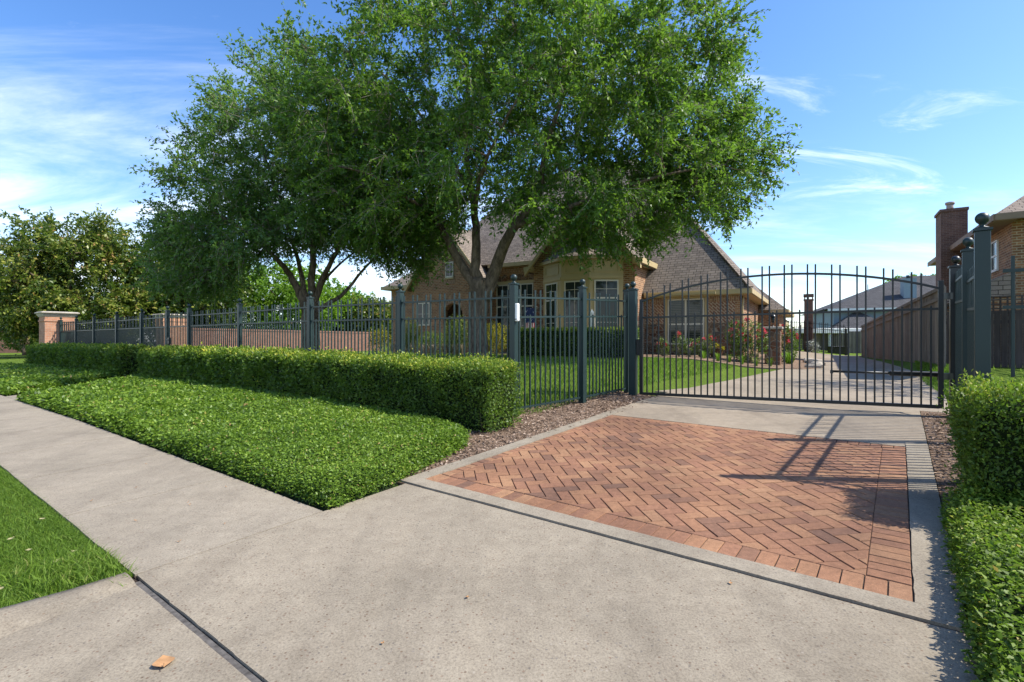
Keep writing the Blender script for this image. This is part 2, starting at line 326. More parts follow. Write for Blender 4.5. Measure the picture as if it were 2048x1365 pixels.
M['black'] = plain('black_plastic', (.012, .013, .014), .35, .5); M['white'] = plain('white_paint', (.74, .74, .71), .5, .4, .05)
M['trim'] = plain('beige_trim_paint', (.47, .365, .19), .6, .35, .06, 2); M['frame'] = plain('cream_window_frame', (.62, .58, .48), .5, .4, .05)
M['brick'] = brickmat('tan_brick', (.41, .205, .10), (.20, .095, .05), (.45, .36, .25), bw=.24, rh=.088, ms=.012); M['brick_diag'] = brickmat('diagonal_brick', (.33, .16, .095), (.19, .09, .055), (.50, .42, .32), bw=.26, rh=.10, ms=.018, rot=R(45))
M['soldier'] = brickmat('soldier_brick', (.36, .20, .115), (.18, .095, .055), (.46, .38, .28), bw=.24, rh=.088, ms=.013, rot=R(90))
M['pillar_brick'] = brickmat('salmon_brick', (.52, .27, .165), (.44, .21, .125), (.46, .37, .28)); M['wall_brick'] = brickmat('garden_wall_brick', (.26, .125, .085), (.20, .09, .06), (.28, .22, .18))
M['dark_brick'] = brickmat('dark_brick', (.20, .115, .08), (.13, .075, .055), (.26, .21, .17))
M['stone'] = stonemat('rubble_stone'); M['cap_stone'] = concretemat('cast_stone', (.48, .43, .36), .3, .3)
M['shingle'] = shinglemat('weathered_shingle', (.26, .215, .175), (.18, .15, .125), (.05, .042, .036)); M['shingle_grey'] = shinglemat('grey_shingle', (.10, .098, .10), (.075, .073, .075), (.03, .03, .03))
M['shingle_brown'] = shinglemat('brown_shingle', (.34, .27, .215), (.25, .20, .165), (.07, .055, .045))
M['glass'] = glassmat(); M['slat'] = plain('shutter_slat', (.20, .20, .16), .6, .3, .1); M['eave'] = plain('brown_eave_paint', (.27, .19, .13), .7, .3, .1); M['siding'] = plain('pale_siding', (.22, .28, .32), .7, .3, .05)
M['wood'] = boardmat('weathered_boards', (.115, .095, .078), (.285, .245, .205)); M['wood_dark'] = boardmat('dark_boards', (.055, .045, .042), (.12, .10, .09))
M['door'] = plain('dark_door_wood', (.03, .016, .01), .4, .4, .3)
M['bark'] = barkmat('oak_bark', (.042, .031, .023), (.235, .18, .132)); M['twig'] = plain('grey_twig', (.26, .225, .18), .9, .1, .3, 2)
M['core'] = plain('hedge_shade_core', (.018, .028, .010), 1, .05, .4, 9)  # near-black fill, stands in for the shade deep among leaves
M['oak'] = leafmat('oak_leaf', [(0, (0.0315, 0.0708, 0.0188)), (0.35, (0.065, 0.1403, 0.025)), (0.7, (0.1207, 0.2257, 0.0344)), (0.9, (0.2098, 0.3294, 0.047)), (1, (0.3043, 0.4148, 0.0626))], .45, .40, .35)
M['oak2'] = leafmat('second_oak_leaf', [(0, (0.0338, 0.0714, 0.0247)), (0.35, (0.0765, 0.1505, 0.0402)), (0.7, (0.135, 0.2359, 0.0618)), (0.92, (0.18, 0.2613, 0.0694)), (1, (0.2812, 0.3187, 0.1235))], .45, .42, .35)
M['magnolia'] = leafmat('magnolia_leaf', [(0, (.020, .040, .012)), (.35, (.06, .10, .018)), (.65, (.17, .20, .03)), (.88, (.26, .25, .045)), (1, (.29, .18, .06))], .42, .20, .35)
M['maple'] = leafmat('bright_leaf', [(0, (0.055, 0.121, 0.0125)), (0.5, (0.132, 0.2585, 0.023)), (1, (0.242, 0.374, 0.0313))], .55, .45, .3)
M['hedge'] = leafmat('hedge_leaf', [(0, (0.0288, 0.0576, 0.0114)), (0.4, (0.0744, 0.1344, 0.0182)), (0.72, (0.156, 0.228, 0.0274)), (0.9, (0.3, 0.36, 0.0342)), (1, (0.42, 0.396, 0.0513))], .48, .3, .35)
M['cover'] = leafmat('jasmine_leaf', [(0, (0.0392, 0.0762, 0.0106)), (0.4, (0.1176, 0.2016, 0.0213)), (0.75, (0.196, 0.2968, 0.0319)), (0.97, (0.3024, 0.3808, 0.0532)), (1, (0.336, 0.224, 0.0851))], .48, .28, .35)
M['cover_near'] = leafmat('near_jasmine_leaf', [(0, (0.0473, 0.084, 0.01)), (0.4, (0.126, 0.1995, 0.0199)), (0.75, (0.2152, 0.2888, 0.0299)), (0.93, (0.315, 0.3465, 0.0349)), (1, (0.399, 0.294, 0.0399))], .52, .30, .25)
M['grass'] = leafmat('grass_blade', [(0, (.05, .10, .012)), (.5, (.115, .195, .02)), (.85, (.165, .25, .03)), (1, (.26, .25, .08))], .6, .3, .25)
M['bush'] = leafmat('boxwood_leaf', [(0, (0.042, 0.072, 0.0171)), (0.5, (0.114, 0.156, 0.0342)), (1, (0.264, 0.3, 0.0684))], .5, .25, .3)
M['yellow_bush'] = leafmat('golden_leaf', [(0, (.05, .085, .012)), (.4, (.20, .22, .02)), (1, (.48, .42, .03))], .5, .35, .3, tcol=(.5, .45, .03))
M['rose'] = leafmat('rose_leaf', [(0, (.035, .06, .02)), (.5, (.085, .12, .03)), (1, (.19, .22, .08))], .5, .25, .3)
M['silver'] = leafmat('silver_leaf', [(0, (.10, .12, .10)), (1, (.50, .52, .48))], .5, .2, tcol=(.3, .35, .25))
M['petal'] = leafmat('red_petal', [(0, (.42, .02, .035)), (.6, (.62, .05, .09)), (1, (.75, .22, .28))], .5, .35, tcol=(.7, .06, .09))
M['pink_grass'] = leafmat('buff_grass', [(0, (.16, .16, .07)), (.5, (.36, .28, .20)), (1, (.55, .44, .36))], .6, .3, tcol=(.4, .35, .2))
M['dry_leaf'] = plain('dry_leaf', (.40, .215, .095), .7, .3, .25, 25); M['pale_leaf'] = plain('pale_dry_leaf', (.30, .27, .13), .7, .3, .25, 25)
M['chip'] = tintmat('bark_chip', [(0, (.07, .047, .033)), (.5, (.26, .18, .125)), (1, (.48, .37, .28))], 1, 60)

# ------------------------------------------------------------ ground, paving
xs = np.unique(np.concatenate((np.arange(-26, 26.01, .3), np.linspace(-700, -26, 26), np.linspace(26, 700, 26))))
ys = np.unique(np.concatenate((np.arange(-4, 36.01, .3), np.linspace(-60, -4, 8), np.linspace(36, 900, 30))))
GX, GY = np.meshgrid(xs, ys); GZ = G(GX, GY)-.03
gi = np.arange(GX.size).reshape(GX.shape)
o = npmesh('ground', np.stack((GX, GY, GZ), -1).reshape(-1, 3), np.stack((gi[:-1, :-1], gi[:-1, 1:], gi[1:, 1:], gi[1:, :-1]), -1).reshape(-1, 4), M['lawn'], smooth=True); tag(o, kind='structure')
def st_poly(*p): return [ST(*q) for q in p]
def rect(s0, s1, t0, t1): return st_poly((s0, t0), (s1, t0), (s1, t1), (s0, t1))
# sidewalk of slabs with narrow joints, its bed showing in the joints
sheet('sidewalk_bed', rect(1.03, 2.24, 3.46, 42), -.012, M['filler'], 1.5, .05)
bmw = None
def slabs(name, rects, m, dz=0, step=.6, jit=0):
    obs = [sheet(name, rect(*r), dz, m, step, jit=jit) for r in rects]
    bm = bmesh.new()
    for ob in obs: bm.from_mesh(ob.data)
    me = bpy.data.meshes.new(name); bm.to_mesh(me); bm.free(); me.materials.append(m)
    for ob in obs: bpy.data.objects.remove(ob)
    ob = bpy.data.objects.new(name, me); COL.objects.link(ob); return tag(ob, kind='structure')
sl = []; t = 3.482
for k in range(25): sl.append((1.035, 2.23, t, t+1.508)); t += 1.524
slabs('sidewalk', sl, M['concrete_walk'], 0, .3, .002)
sheet('apron_bed', rect(-5, 3.06, -.28, 3.5), -.02, M['filler'], 1.0, .05)
slabs('driveway_apron', [(1.040, 3.036, -.26, 3.47)], M['concrete'], 0, .11, .0014)
sheet('expansion_strip', st_poly((1.005, -.26), (1.033, -.26), (1.033, 3.4), (1.005, 3.4)), -.012, M['grey_filler'], .6, .02)
slabs('street_apron', [(-5, 1.004, -1.2, 3.36)], M['concrete'], -.006, .11, .0014)
# low flared kerb beside the street apron
b = MB(); prof = []
for s in np.linspace(1.0, -4, 22):
    k = float(ss(1.0, -.4, s)); h = .018+.10*k; wd = .17+.10*k; row = []
    for dt, dz in ((-wd, -.02), (-wd*.55, h*.45), (-wd*.2, h*.92), (0, h), (.05, h*.9), (.06, -.03)):
        x, y = ST(s, 3.47+dt); row.append((x, y, g(x, y)+dz))
    prof.append(row)
n = 6; b.add([p for r in prof for p in r], [(i*n+j, i*n+j+1, (i+1)*n+j+1, (i+1)*n+j) for i in range(len(prof)-1) for j in range(n-1)]+[tuple(range(n))], True)
tag(b.build('kerb', M['concrete_band']), kind='structure')
# concrete bands round the brick paving
sheet('paving_bed', rect(3.03, 6.97, -.25, 3.57), -.003, M['sand'], .5, .04)
slabs('edging_band', [(3.05, 3.20, -.25, 3.565), (3.202, 7.2, 3.405, 3.565), (3.202, 7.2, -.25, -.062)], M['concrete_band'], .012, .13, .0018)
# herringbone of clay pavers, soldier course round it: each brick has its own chamfered body
def clip(poly, a, c):                      # keep a.x <= c
    out = []
    for i in range(len(poly)):
        p, q = poly[i], poly[(i+1) % len(poly)]; dp = p[0]*a[0]+p[1]*a[1]-c; dq = q[0]*a[0]+q[1]*a[1]-c
        if dp <= 0: out.append(p)
        if dp*dq < 0: k = dp/(dp-dq); out.append((p[0]+(q[0]-p[0])*k, p[1]+(q[1]-p[1])*k))
    return out
def area(p): return abs(sum(p[i][0]*p[(i+1) % len(p)][1]-p[(i+1) % len(p)][0]*p[i][1] for i in range(len(p))))/2
bricks = []
S0, S1, T0, T1 = 3.405, 6.80, .145, 3.30
U = .1045; c45 = math.sqrt(.5); gap = .0035
for i in range(-60, 60):
    for j in range(-60, 60):
        k = (i-j) % 4
        if k == 0: r = (i, i+2, j, j+1)
        elif k == 3: r = (i, i+1, j, j+2)
        else: continue
        x0, x1, y0, y1 = [q*U for q in r]; x0 += gap; y0 += gap; x1 -= gap; y1 -= gap
        p = [((a-bb)*c45+5, (a+bb)*c45+1.6) for a, bb in ((x0, y0), (x1, y0), (x1, y1), (x0, y1))]
        for a, c in (((1, 0), S1), ((-1, 0), -S0), ((0, 1), T1), ((0, -1), -T0)):
            p = clip(p, a, c)
            if len(p) < 3: break
        if len(p) >= 3 and area(p) > .0008: bricks.append(p)
def rc(s0, s1, t0, t1): return [(s0+gap, t0+gap), (s1-gap, t0+gap), (s1-gap, t1-gap), (s0+gap, t1-gap)]
t = -.058
while t < 3.38: bricks.append(rc(3.203, S0, t, t+.1035) if False else rc(3.203, 3.403, t, t+.104)); t += .104
t = -.058
while t < 3.38: bricks.append(rc(6.802, 6.96, t, t+.104)); t += .104
s = 3.406
while s < 6.75: bricks.append(rc(s, s+.1005, -.058, .1465)); bricks.append(rc(s, s+.1005, 3.299, 3.403)); s += .1005
V = []; F = []; T = []
for p in bricks:
    cx = sum(q[0] for q in p)/len(p); cy = sum(q[1] for q in p)/len(p); o0 = len(V); n = len(p)
    tilt = (random.gauss(0, .006), random.gauss(0, .006)); dz = .006+random.gauss(0, .0012)
    if sum(p[i][0]*p[(i+1) % n][1]-p[(i+1) % n][0]*p[i][1] for i in range(n)) < 0: p = p[::-1]
    for ins, hz in ((0, -.03), (0, -.004), (.0035, 0)):
        for q in p:
            d = math.hypot(q[0]-cx, q[1]-cy); k = 1-ins*1.4/max(d, .01); a = cx+(q[0]-cx)*k; bb = cy+(q[1]-cy)*k
            x, y = ST(a, bb); V.append((x, y, g(x, y)+dz+hz+tilt[0]*(a-cx)+tilt[1]*(bb-cy)))
    tn = random.betavariate(2.2, 2.0); tn = random.random()*.1 if random.random() < .06 else tn
    for L in (0, 1):
        for i in range(n): F.append([o0+L*n+i, o0+L*n+(i+1) % n, o0+(L+1)*n+(i+1) % n, o0+(L+1)*n+i]); T.append(tn)
    F.append([o0+2*n+i for i in range(n)]); T.append(tn)
me = bpy.data.meshes.new('brick_paving'); me.from_pydata(V, [], F); me.update()
a = me.attributes.new('tint', 'FLOAT', 'FACE'); a.data.foreach_set('value', np.array(T, np.float32)); me.materials.append(M['paver'])
o = bpy.data.objects.new('brick_paving', me); COL.objects.link(o); tag(o, kind='structure')
# concrete driveway on through the gate
slabs('driveway_threshold', [(6.985, 9.9, -.25, 3.6)], M['concrete_back'], .004)
drv = [ST(9.915, 3.9), (3.77, 10.85), (5.7, 13.09), (9.25, 17.5), (12.0, 22.3), (15.6, 29.5), (15.2, 31.8), (21.4, 31.0), (20.0, 29.6), (10.65, 13.3), (8.7, 10.3), ST(9.915, -.6)]
sheet('driveway', drv, -.004, M['concrete_back'], .5)
sheet('garden_path', st_poly((2.25, 14.4), (2.25, 15.6), (3.4, 16.2), (4.6, 17.75), (6.2, 17.8), (6.2, 16.5), (4.4, 16.5), (3.2, 15.1)), -.01, M['concrete_walk'], .5)
# mulch strips by the driveway, bed by the house
sheet('mulch_strip', st_poly((2.9, 3.575), (9.2, 3.575), (9.5, 4.6), (6.4, 4.9), (6.3, 17), (4.7, 17), (4.5, 4.2)), -.006, M['mulch'], .5, .03)
sheet('mulch_strip', st_poly((4.6, -.26), (9.9, -.26), (9.9, -1.2), (6.2, -1.2), (6.2, -6), (4.6, -6)), -.006, M['mulch'], .5, .03)
def scatter_st(n, s0, s1, t0, t1):
    s = rng.uniform(s0, s1, n); t = rng.uniform(t0, t1, n); return s, t
def chips(s, t, size, lift=.0):
    X = .603*s-.798*t; Y = .798*s+.603*t; n = len(s); Z = G(X, Y)+lift+rng.uniform(0, .012, n)
    a = rng.uniform(0, 6.28, n); A = unit(np.stack((np.cos(a), np.sin(a), rng.normal(0, .3, n)), 1)); N = unit(np.stack((rng.normal(0, .4, n), rng.normal(0, .4, n), np.ones(n)), 1))
    return leaf_arrays(np.stack((X, Y, Z), 1), A, N, size*rng.uniform(.5, 1.5, n), size*.22*rng.uniform(.6, 1.4, n), .05)
s1_, t1_ = scatter_st(5200, 3.2, 9.4, 3.58, 4.55); s2_, t2_ = scatter_st(2600, 4.8, 9.7, -1.1, -.27)
spill = rng.uniform(0, 1, len(t1_)) < .05; t1_ = np.where(spill, rng.uniform(3.40, 3.6, len(t1_)), t1_)
keep = t1_ < 3.62+(np.clip(s1_, 3.2, 5)-3.0)*.5+.2
V, F = chips(np.concatenate((s1_[keep], s2_)), np.concatenate((t1_[keep], t2_)), .045)
o = npmesh('mulch_chips', V, F, M['chip'], tint=rng.random(len(F))); tag(o, 'loose brown bark chips along the driveway edges', kind='stuff')

# ------------------------------------------------------------ grass
def blades(X, Y, h, wd, lean, m, name, label, tmean=.5, z0=-.03):
    n = len(X); Z = G(X, Y)+z0; a = rng.uniform(0, 6.28, n); hh = h*rng.uniform(.55, 1.25, n)
    dx = np.cos(a)*wd/2; dy = np.sin(a)*wd/2; la = rng.uniform(0, 6.28, n); l = lean*hh*rng.uniform(.2, 1.2, n)
    P = np.stack((X, Y, Z), 1); d = np.stack((dx, dy, 0*dx), 1); mid = P+np.stack((np.cos(la)*l*.4, np.sin(la)*l*.4, hh*.6), 1); tip = P+np.stack((np.cos(la)*l*1.2, np.sin(la)*l*1.2, hh), 1)
    V = np.stack((P-d, P+d, mid+d*.8, mid-d*.8, tip), 1).reshape(-1, 3); i = np.arange(n)[:, None]*5
    F = np.concatenate((np.concatenate((i, i+1, i+2), 1), np.concatenate((i, i+2, i+3), 1), np.concatenate((i+3, i+2, i+4), 1)))
    tn = np.clip(rng.normal(tmean, .2, n), 0, 1); 
    o = npmesh(name, V, F, m, tint=np.tile(tn, 3)); return tag(o, label, kind='stuff')
n = 95000; s = rng.uniform(-1.2, 1.03, n); t = 3.5+rng.random(n)**1.35*5.2
X = .603*s-.798*t; Y = .798*s+.603*t; clump = np.sin(X*3.1+1)*np.sin(Y*2.7)+rng.normal(0, .5, n)
s2 = rng.uniform(.97, 1.038, 9000); t2 = 3.5+rng.random(9000)**1.3*6; X = np.concatenate((X, .603*s2-.798*t2)); Y = np.concatenate((Y, .798*s2+.603*t2)); clump = np.concatenate((clump, np.zeros(9000)))
k = clump > -1.1; blades(X[k], Y[k], .034, .0042, 1.1, M['grass'], 'grass', 'clipped green grass between the sidewalk and the street', .40)
cx, cy = W(120, 1105, 1).x, 0
n = 2600; px = rng.normal(-2.52, .16, n); py = rng.normal(3.02, .13, n); s_ = .603*px+.798*py; k = s_ < 1.02
blades(px[k], py[k], .075, .006, .9, M['grass'], 'grass', 'taller tuft of crabgrass near the sidewalk corner', .55)
n = 210000; Y = 6.5+rng.random(n)**1.5*20; X = rng.uniform(-16, 12, n); s = .603*X+.798*Y; t = -.798*X+.603*Y
e = (X-2.31)*-.763+(Y-9.62)*.646; lx = .856*(X-9.69)-.518*(Y-21.7); ly = .518*(X-9.69)+.856*(Y-21.7)
k = (s > 6.32) & (t > 4.42-.0*s) & (e > .12) & (ly < -4.4+.25*np.sin(lx*2)) & ((X+1.1)**2+(Y-17)**2 > .8) & (t < 19)
k &= ~((s > 9.2) & (e < .25))
blades(X[k], Y[k], .085, .013, .55, M['grass'], 'grass', 'mown front lawn behind the iron fence', .58)
n = 26000; s = rng.uniform(9.2, 22, n); t = rng.uniform(-2.6, -.4, n); X = .603*s-.798*t; Y = .798*s+.603*t; d = (X-8.7)*.839-(Y-10.3)*.545
k = (d > -.1) & ((X-11)*.871-(Y-13)*.49 < .3) & (Y < 16) ; blades(X[k], Y[k], .10, .012, .6, M['grass'], 'grass', 'grass strip between the driveway and the wooden fence', .5)

# ------------------------------------------------------------ leaf shells: ground cover and hedges
def bump2(X, Y): return .5+.25*np.sin(X*4.1+Y*1.7)+.25*np.sin(Y*5.3-X*2.2+1.3)
def cover(name, label, n, s0, s1, t0, t1, h, L, m, edge=.16, mask=None, near_l=None):
    s = rng.uniform(s0, s1, n); t = rng.uniform(t0, t1, n)
    if mask is not None: k = mask(s, t); s = s[k]; t = t[k]
    X = .603*s-.798*t; Y = .798*s+.603*t; n = len(X)
    de = cover_edge(s, t); prof = np.sqrt(np.clip(1-(1-np.clip(de/edge, 0, 1))**2, 0, 1))
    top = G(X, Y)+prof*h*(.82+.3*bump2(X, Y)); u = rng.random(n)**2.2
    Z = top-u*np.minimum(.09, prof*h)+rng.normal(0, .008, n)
    # scatter a share of the leaves on the side of the rounded edge
    em = np.where(de < .11)[0]; em = np.concatenate((em, em)); X = np.concatenate((X, X[em]+rng.normal(0, .012, len(em)))); Y = np.concatenate((Y, Y[em]+rng.normal(0, .012, len(em)))); u = np.concatenate((u, rng.random(len(em))))
    Z = np.concatenate((Z, G(X[n:], Y[n:])+.005+rng.random(len(em))*np.maximum(.02, top[em]-G(X[n:], Y[n:])))); n = len(X)
    A = unit(np.stack((rng.normal(0, 1, n), rng.normal(0, 1, n), rng.normal(.25, .45, n)), 1)); N = unit(np.stack((rng.normal(0, .55, n), rng.normal(0, .55, n), np.ones(n)), 1))
    D = np.sqrt(X**2+Y**2); Ls = L*np.clip(D/6, .8, 2.2)*rng.uniform(.6, 1.3, n)
    V, F = leaf_arrays(np.stack((X, Y, Z), 1), A, N, Ls, Ls*.27)
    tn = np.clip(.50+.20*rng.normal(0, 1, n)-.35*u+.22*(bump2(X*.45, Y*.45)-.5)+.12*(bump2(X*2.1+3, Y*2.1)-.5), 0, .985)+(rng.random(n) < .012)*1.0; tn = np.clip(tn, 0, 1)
    o = npmesh(name, V, F, m, tint=tn); return tag(o, label, 'ground cover', kind='stuff')
def poly_dist(poly):
    P = np.array(poly); Q = np.roll(P, -1, 0)
    def f(s, t):
        p = np.stack((s, t), 1); best = np.full(len(s), 1e9); ins = np.zeros(len(s), bool)
        for a, b in zip(P, Q):
            ab = b-a; k = np.clip(((p-a)@ab)/(ab@ab), 0, 1); best = np.minimum(best, np.linalg.norm(p-(a+k[:, None]*ab), axis=1))
            c = ((a[1] > t) != (b[1] > t)) & (s < (b[0]-a[0])*(t-a[1])/(b[1]-a[1]+1e-12)+a[0]); ins ^= c
        return best, ins
    return f
def cover_poly(name, label, n, poly, h, L, m, edge=.16, bias=None):
    global cover_edge
    f = poly_dist(poly); P = np.array(poly); cover_edge = lambda s, t: f(s, t)[0]
    jit = lambda s, t: f(s+rng.normal(0, .03, len(s)), t+rng.normal(0, .03, len(s)))[1]
    o = cover(name, label, n, P[:, 0].min(), P[:, 0].max(), P[:, 1].min(), P[:, 1].max(), h, L, m, edge, mask=lambda s, t: jit(s, t) & ((bias is None) or (rng.random(len(s)) < bias(s, t))))
    # near-black mound just under the leaves, their inner shade put into its colour
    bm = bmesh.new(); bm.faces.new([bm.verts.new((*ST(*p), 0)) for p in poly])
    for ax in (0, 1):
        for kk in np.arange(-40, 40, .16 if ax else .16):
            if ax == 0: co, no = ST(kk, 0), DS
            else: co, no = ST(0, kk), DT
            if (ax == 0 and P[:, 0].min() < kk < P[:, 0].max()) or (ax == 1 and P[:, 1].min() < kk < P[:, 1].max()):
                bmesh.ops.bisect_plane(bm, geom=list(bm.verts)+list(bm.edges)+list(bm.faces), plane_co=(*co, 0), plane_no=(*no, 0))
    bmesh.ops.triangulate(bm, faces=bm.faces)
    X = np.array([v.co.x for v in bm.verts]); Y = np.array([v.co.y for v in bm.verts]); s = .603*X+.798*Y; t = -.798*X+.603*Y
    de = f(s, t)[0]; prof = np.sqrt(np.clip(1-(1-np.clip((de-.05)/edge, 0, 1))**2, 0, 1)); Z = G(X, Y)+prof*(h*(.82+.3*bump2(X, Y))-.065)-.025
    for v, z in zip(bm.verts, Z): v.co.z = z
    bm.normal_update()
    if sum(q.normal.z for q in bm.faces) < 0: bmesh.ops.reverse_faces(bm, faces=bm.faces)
    me = bpy.data.meshes.new('shade_mound'); bm.to_mesh(me); bm.free(); me.materials.append(M['core']); c = bpy.data.objects.new('shade_mound', me); COL.objects.link(c); c.parent = o
    return o
far = lambda k: (lambda s, t: np.clip((6.0/(t+1.0))**k, 0, 1))
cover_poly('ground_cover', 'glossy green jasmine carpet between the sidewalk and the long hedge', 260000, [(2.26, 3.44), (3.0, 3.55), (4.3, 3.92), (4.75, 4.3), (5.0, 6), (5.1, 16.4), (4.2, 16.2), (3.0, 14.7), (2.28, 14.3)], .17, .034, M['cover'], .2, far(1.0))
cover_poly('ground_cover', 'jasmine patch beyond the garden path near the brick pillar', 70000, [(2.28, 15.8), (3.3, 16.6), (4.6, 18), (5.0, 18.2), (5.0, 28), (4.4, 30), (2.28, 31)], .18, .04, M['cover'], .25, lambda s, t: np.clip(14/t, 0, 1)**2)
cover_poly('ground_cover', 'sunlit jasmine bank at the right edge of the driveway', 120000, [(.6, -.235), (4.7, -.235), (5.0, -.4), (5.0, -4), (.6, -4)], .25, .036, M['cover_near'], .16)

def shell_leaves(P, N, L, m, name, parent, tops, jitter=.035, tbase=.42, updown=.25):
    n = len(P); P = P+N*(rng.normal(-.02, jitter, n)+(rng.random(n) < .05)*rng.uniform(0, .07, n))[:, None]+rng.normal(0, .01, (n, 3))
    A = unit(N*.7+rng.normal(0, .75, (n, 3))+np.array((0, 0, updown))); Nn = unit(N+rng.normal(0, .7, (n, 3)))
    Ls = L*rng.uniform(.6, 1.35, n); V, F = leaf_arrays(P, A, Nn, Ls, Ls*.27)
    patch = np.sin(P[:, 0]*2.3+P[:, 2]*3)*np.sin(P[:, 1]*2.9-P[:, 2]*2+1)+.6*np.sin(P[:, 0]*6.1+P[:, 1]*4.7+P[:, 2]*7)
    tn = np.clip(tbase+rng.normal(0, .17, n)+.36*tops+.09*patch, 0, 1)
    return npmesh(name, V, F, m, parent, tint=tn)
def hedge(label, s0, s1, t0, t1, h, dens, L, lod=None, group=None):
    c = ST((s0+s1)/2, (t0+t1)/2); o = empty('hedge', (*c, g(*c)), label, 'hedge', group)
    # core: rounded long body
    b = MB(); rows = []; N_ = max(2, int((t1-t0)/.5))
    prof = [(.10, -.02), (.07, .3), (.05, h-.12), (.11, h-.06), (s1-s0-.11, h-.06), (s1-s0-.05, h-.12), (s1-s0-.07, .3), (s1-s0-.10, -.02)]
    for i in range(N_+1):
        t = t0+.07+(t1-t0-.14)*i/N_
        for ds, dz in prof:
            x, y = ST(s0+ds, t); b.v.append((x, y, g(x, y)+dz))
    n = len(prof)
    for i in range(N_):
        for j in range(n-1): b.f.append([i*n+j, i*n+j+1, (i+1)*n+j+1, (i+1)*n+j])
    b.f += [list(range(n)), list(range(N_*n, N_*n+n))]; b.build('shade_core', M['core'], o)  # solid dark body, coloured as the shade inside the hedge
    # leaves on top, the long faces and the ends
    L_ = t1-t0; wd = s1-s0; areas = [L_*wd, L_*h, L_*h*.6, wd*h, wd*h]; P = []; Nn = []; top = []
    for i, a in enumerate(areas):
        k = int(a*dens); u = rng.random(k); v = rng.random(k)
        if lod is not None and i < 3: q = rng.random(k) < lod(t0+u*L_); u = u[q]; v = v[q]; k = len(u)
        if i == 0: s = s0+v*wd; t = t0+u*L_; z = np.full(k, h); nn = (0, 0)
        elif i in (1, 2): s = np.full(k, s0 if i == 1 else s1); t = t0+u*L_; z = .03+v**.85*(h-.03); nn = -DS if i == 1 else DS
        else: s = s0+v*wd; t = np.full(k, t0 if i == 3 else t1); z = .03+u**.85*(h-.03); nn = -DT if i == 3 else DT
        if i: hole = np.sin(t*2.9+z*6+s*3)*np.sin(t*5.3-z*8+s*5+1.7)+.5*np.sin(t*11+z*13); q = rng.random(k) > np.clip((hole-.35)*.75, 0, .6)+.35*np.clip(1-z/.22, 0, 1); s = s[q]; t = t[q]; z = z[q]; k = len(t)
        X = .603*s-.798*t; Y = .798*s+.603*t
        wob = .03*np.sin(t*3.7+z*4)+.025*np.sin(t*8.3-z*9+s*7)
        n3 = np.tile(np.array((nn[0], nn[1], 1.0 if i == 0 else .12)), (k, 1)); p3 = np.stack((X, Y, G(X, Y)+z), 1)+n3*wob[:, None]
        # round the upper edges
        if i: 
            r = np.clip((z-(h-.09))/.09, 0, 1); p3 -= np.array((nn[0], nn[1], 0))*(r**2*.06)[:, None]; n3[:, 2] += r*1.0
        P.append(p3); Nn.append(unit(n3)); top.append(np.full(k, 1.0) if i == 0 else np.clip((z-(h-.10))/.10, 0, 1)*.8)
    P = np.concatenate(P); Nn = np.concatenate(Nn); top = np.concatenate(top); D = np.linalg.norm(P[:, :2], axis=1)
    P2 = P
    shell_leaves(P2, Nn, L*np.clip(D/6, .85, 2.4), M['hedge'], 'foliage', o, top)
    # bare stems low down on the street face
    for k in range(int(L_*3)):
        st = MB()
        t = t0+.1+random.random()*(L_-.2)
        if t > 12: continue
        x, y = ST(s0+.02+random.random()*.1, t); z = g(x, y); a = Vector((x, y, z)); q = a+Vector((random.gauss(0, .08), random.gauss(0, .08), .15+random.random()*.2))
        st.tube([a, (a+q)/2+Vector((random.gauss(0, .02), random.gauss(0, .02), 0)), q], [.008, .006, .003], 4); st.build('stem', M['bark'], o)
    return o
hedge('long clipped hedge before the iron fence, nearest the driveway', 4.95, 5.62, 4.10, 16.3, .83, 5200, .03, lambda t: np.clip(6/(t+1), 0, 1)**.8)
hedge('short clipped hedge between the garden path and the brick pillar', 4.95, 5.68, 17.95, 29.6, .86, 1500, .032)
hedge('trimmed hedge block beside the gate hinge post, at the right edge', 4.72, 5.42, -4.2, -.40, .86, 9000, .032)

# ------------------------------------------------------------ iron fences and gates
def finial(b, x, y, z, r=.05):
    b.lathe((x, y, z), [(.045, 0), (.045, .012), (.02, .02), (.018, .035), (r*.55, .045)]+[(r*math.sin(math.pi*(k/10)), .088-r*math.cos(math.pi*k/10)) for k in range(2, 10)], 12)
def post(parent, x, y, ax, z0, z1, m, hw=.05, ball=.05):
    b = MB(); b.obox((x, y), ax, hw, hw, z0-.05, z1); p = b.build('post', m, parent, bevel=.004)
    b = MB(); b.obox((x, y), ax, hw+.012, hw+.012, z1+.001, z1+.022); finial(b, x, y, z1+.022, ball); b.build('finial', m, p); return p
pk_cache = {}
def picket(parent, x, y, ang, z0, z1, m, hw=.0112):
    key = (round(z1-z0, 3), m.name)
    if key not in pk_cache:
        b = MB(); b.box(-hw, hw, -hw, hw, 0, z1-z0); ob = b.build('picket', m, None, bevel=.0015); pk_cache[key] = ob.data
    else: ob = bpy.data.objects.new('picket', pk_cache[key]); COL.objects.link(ob)
    ob.parent = parent; ob.location = Vector((x, y, z0))-world_loc(parent); ob.rotation_euler = (0, 0, ang); return ob
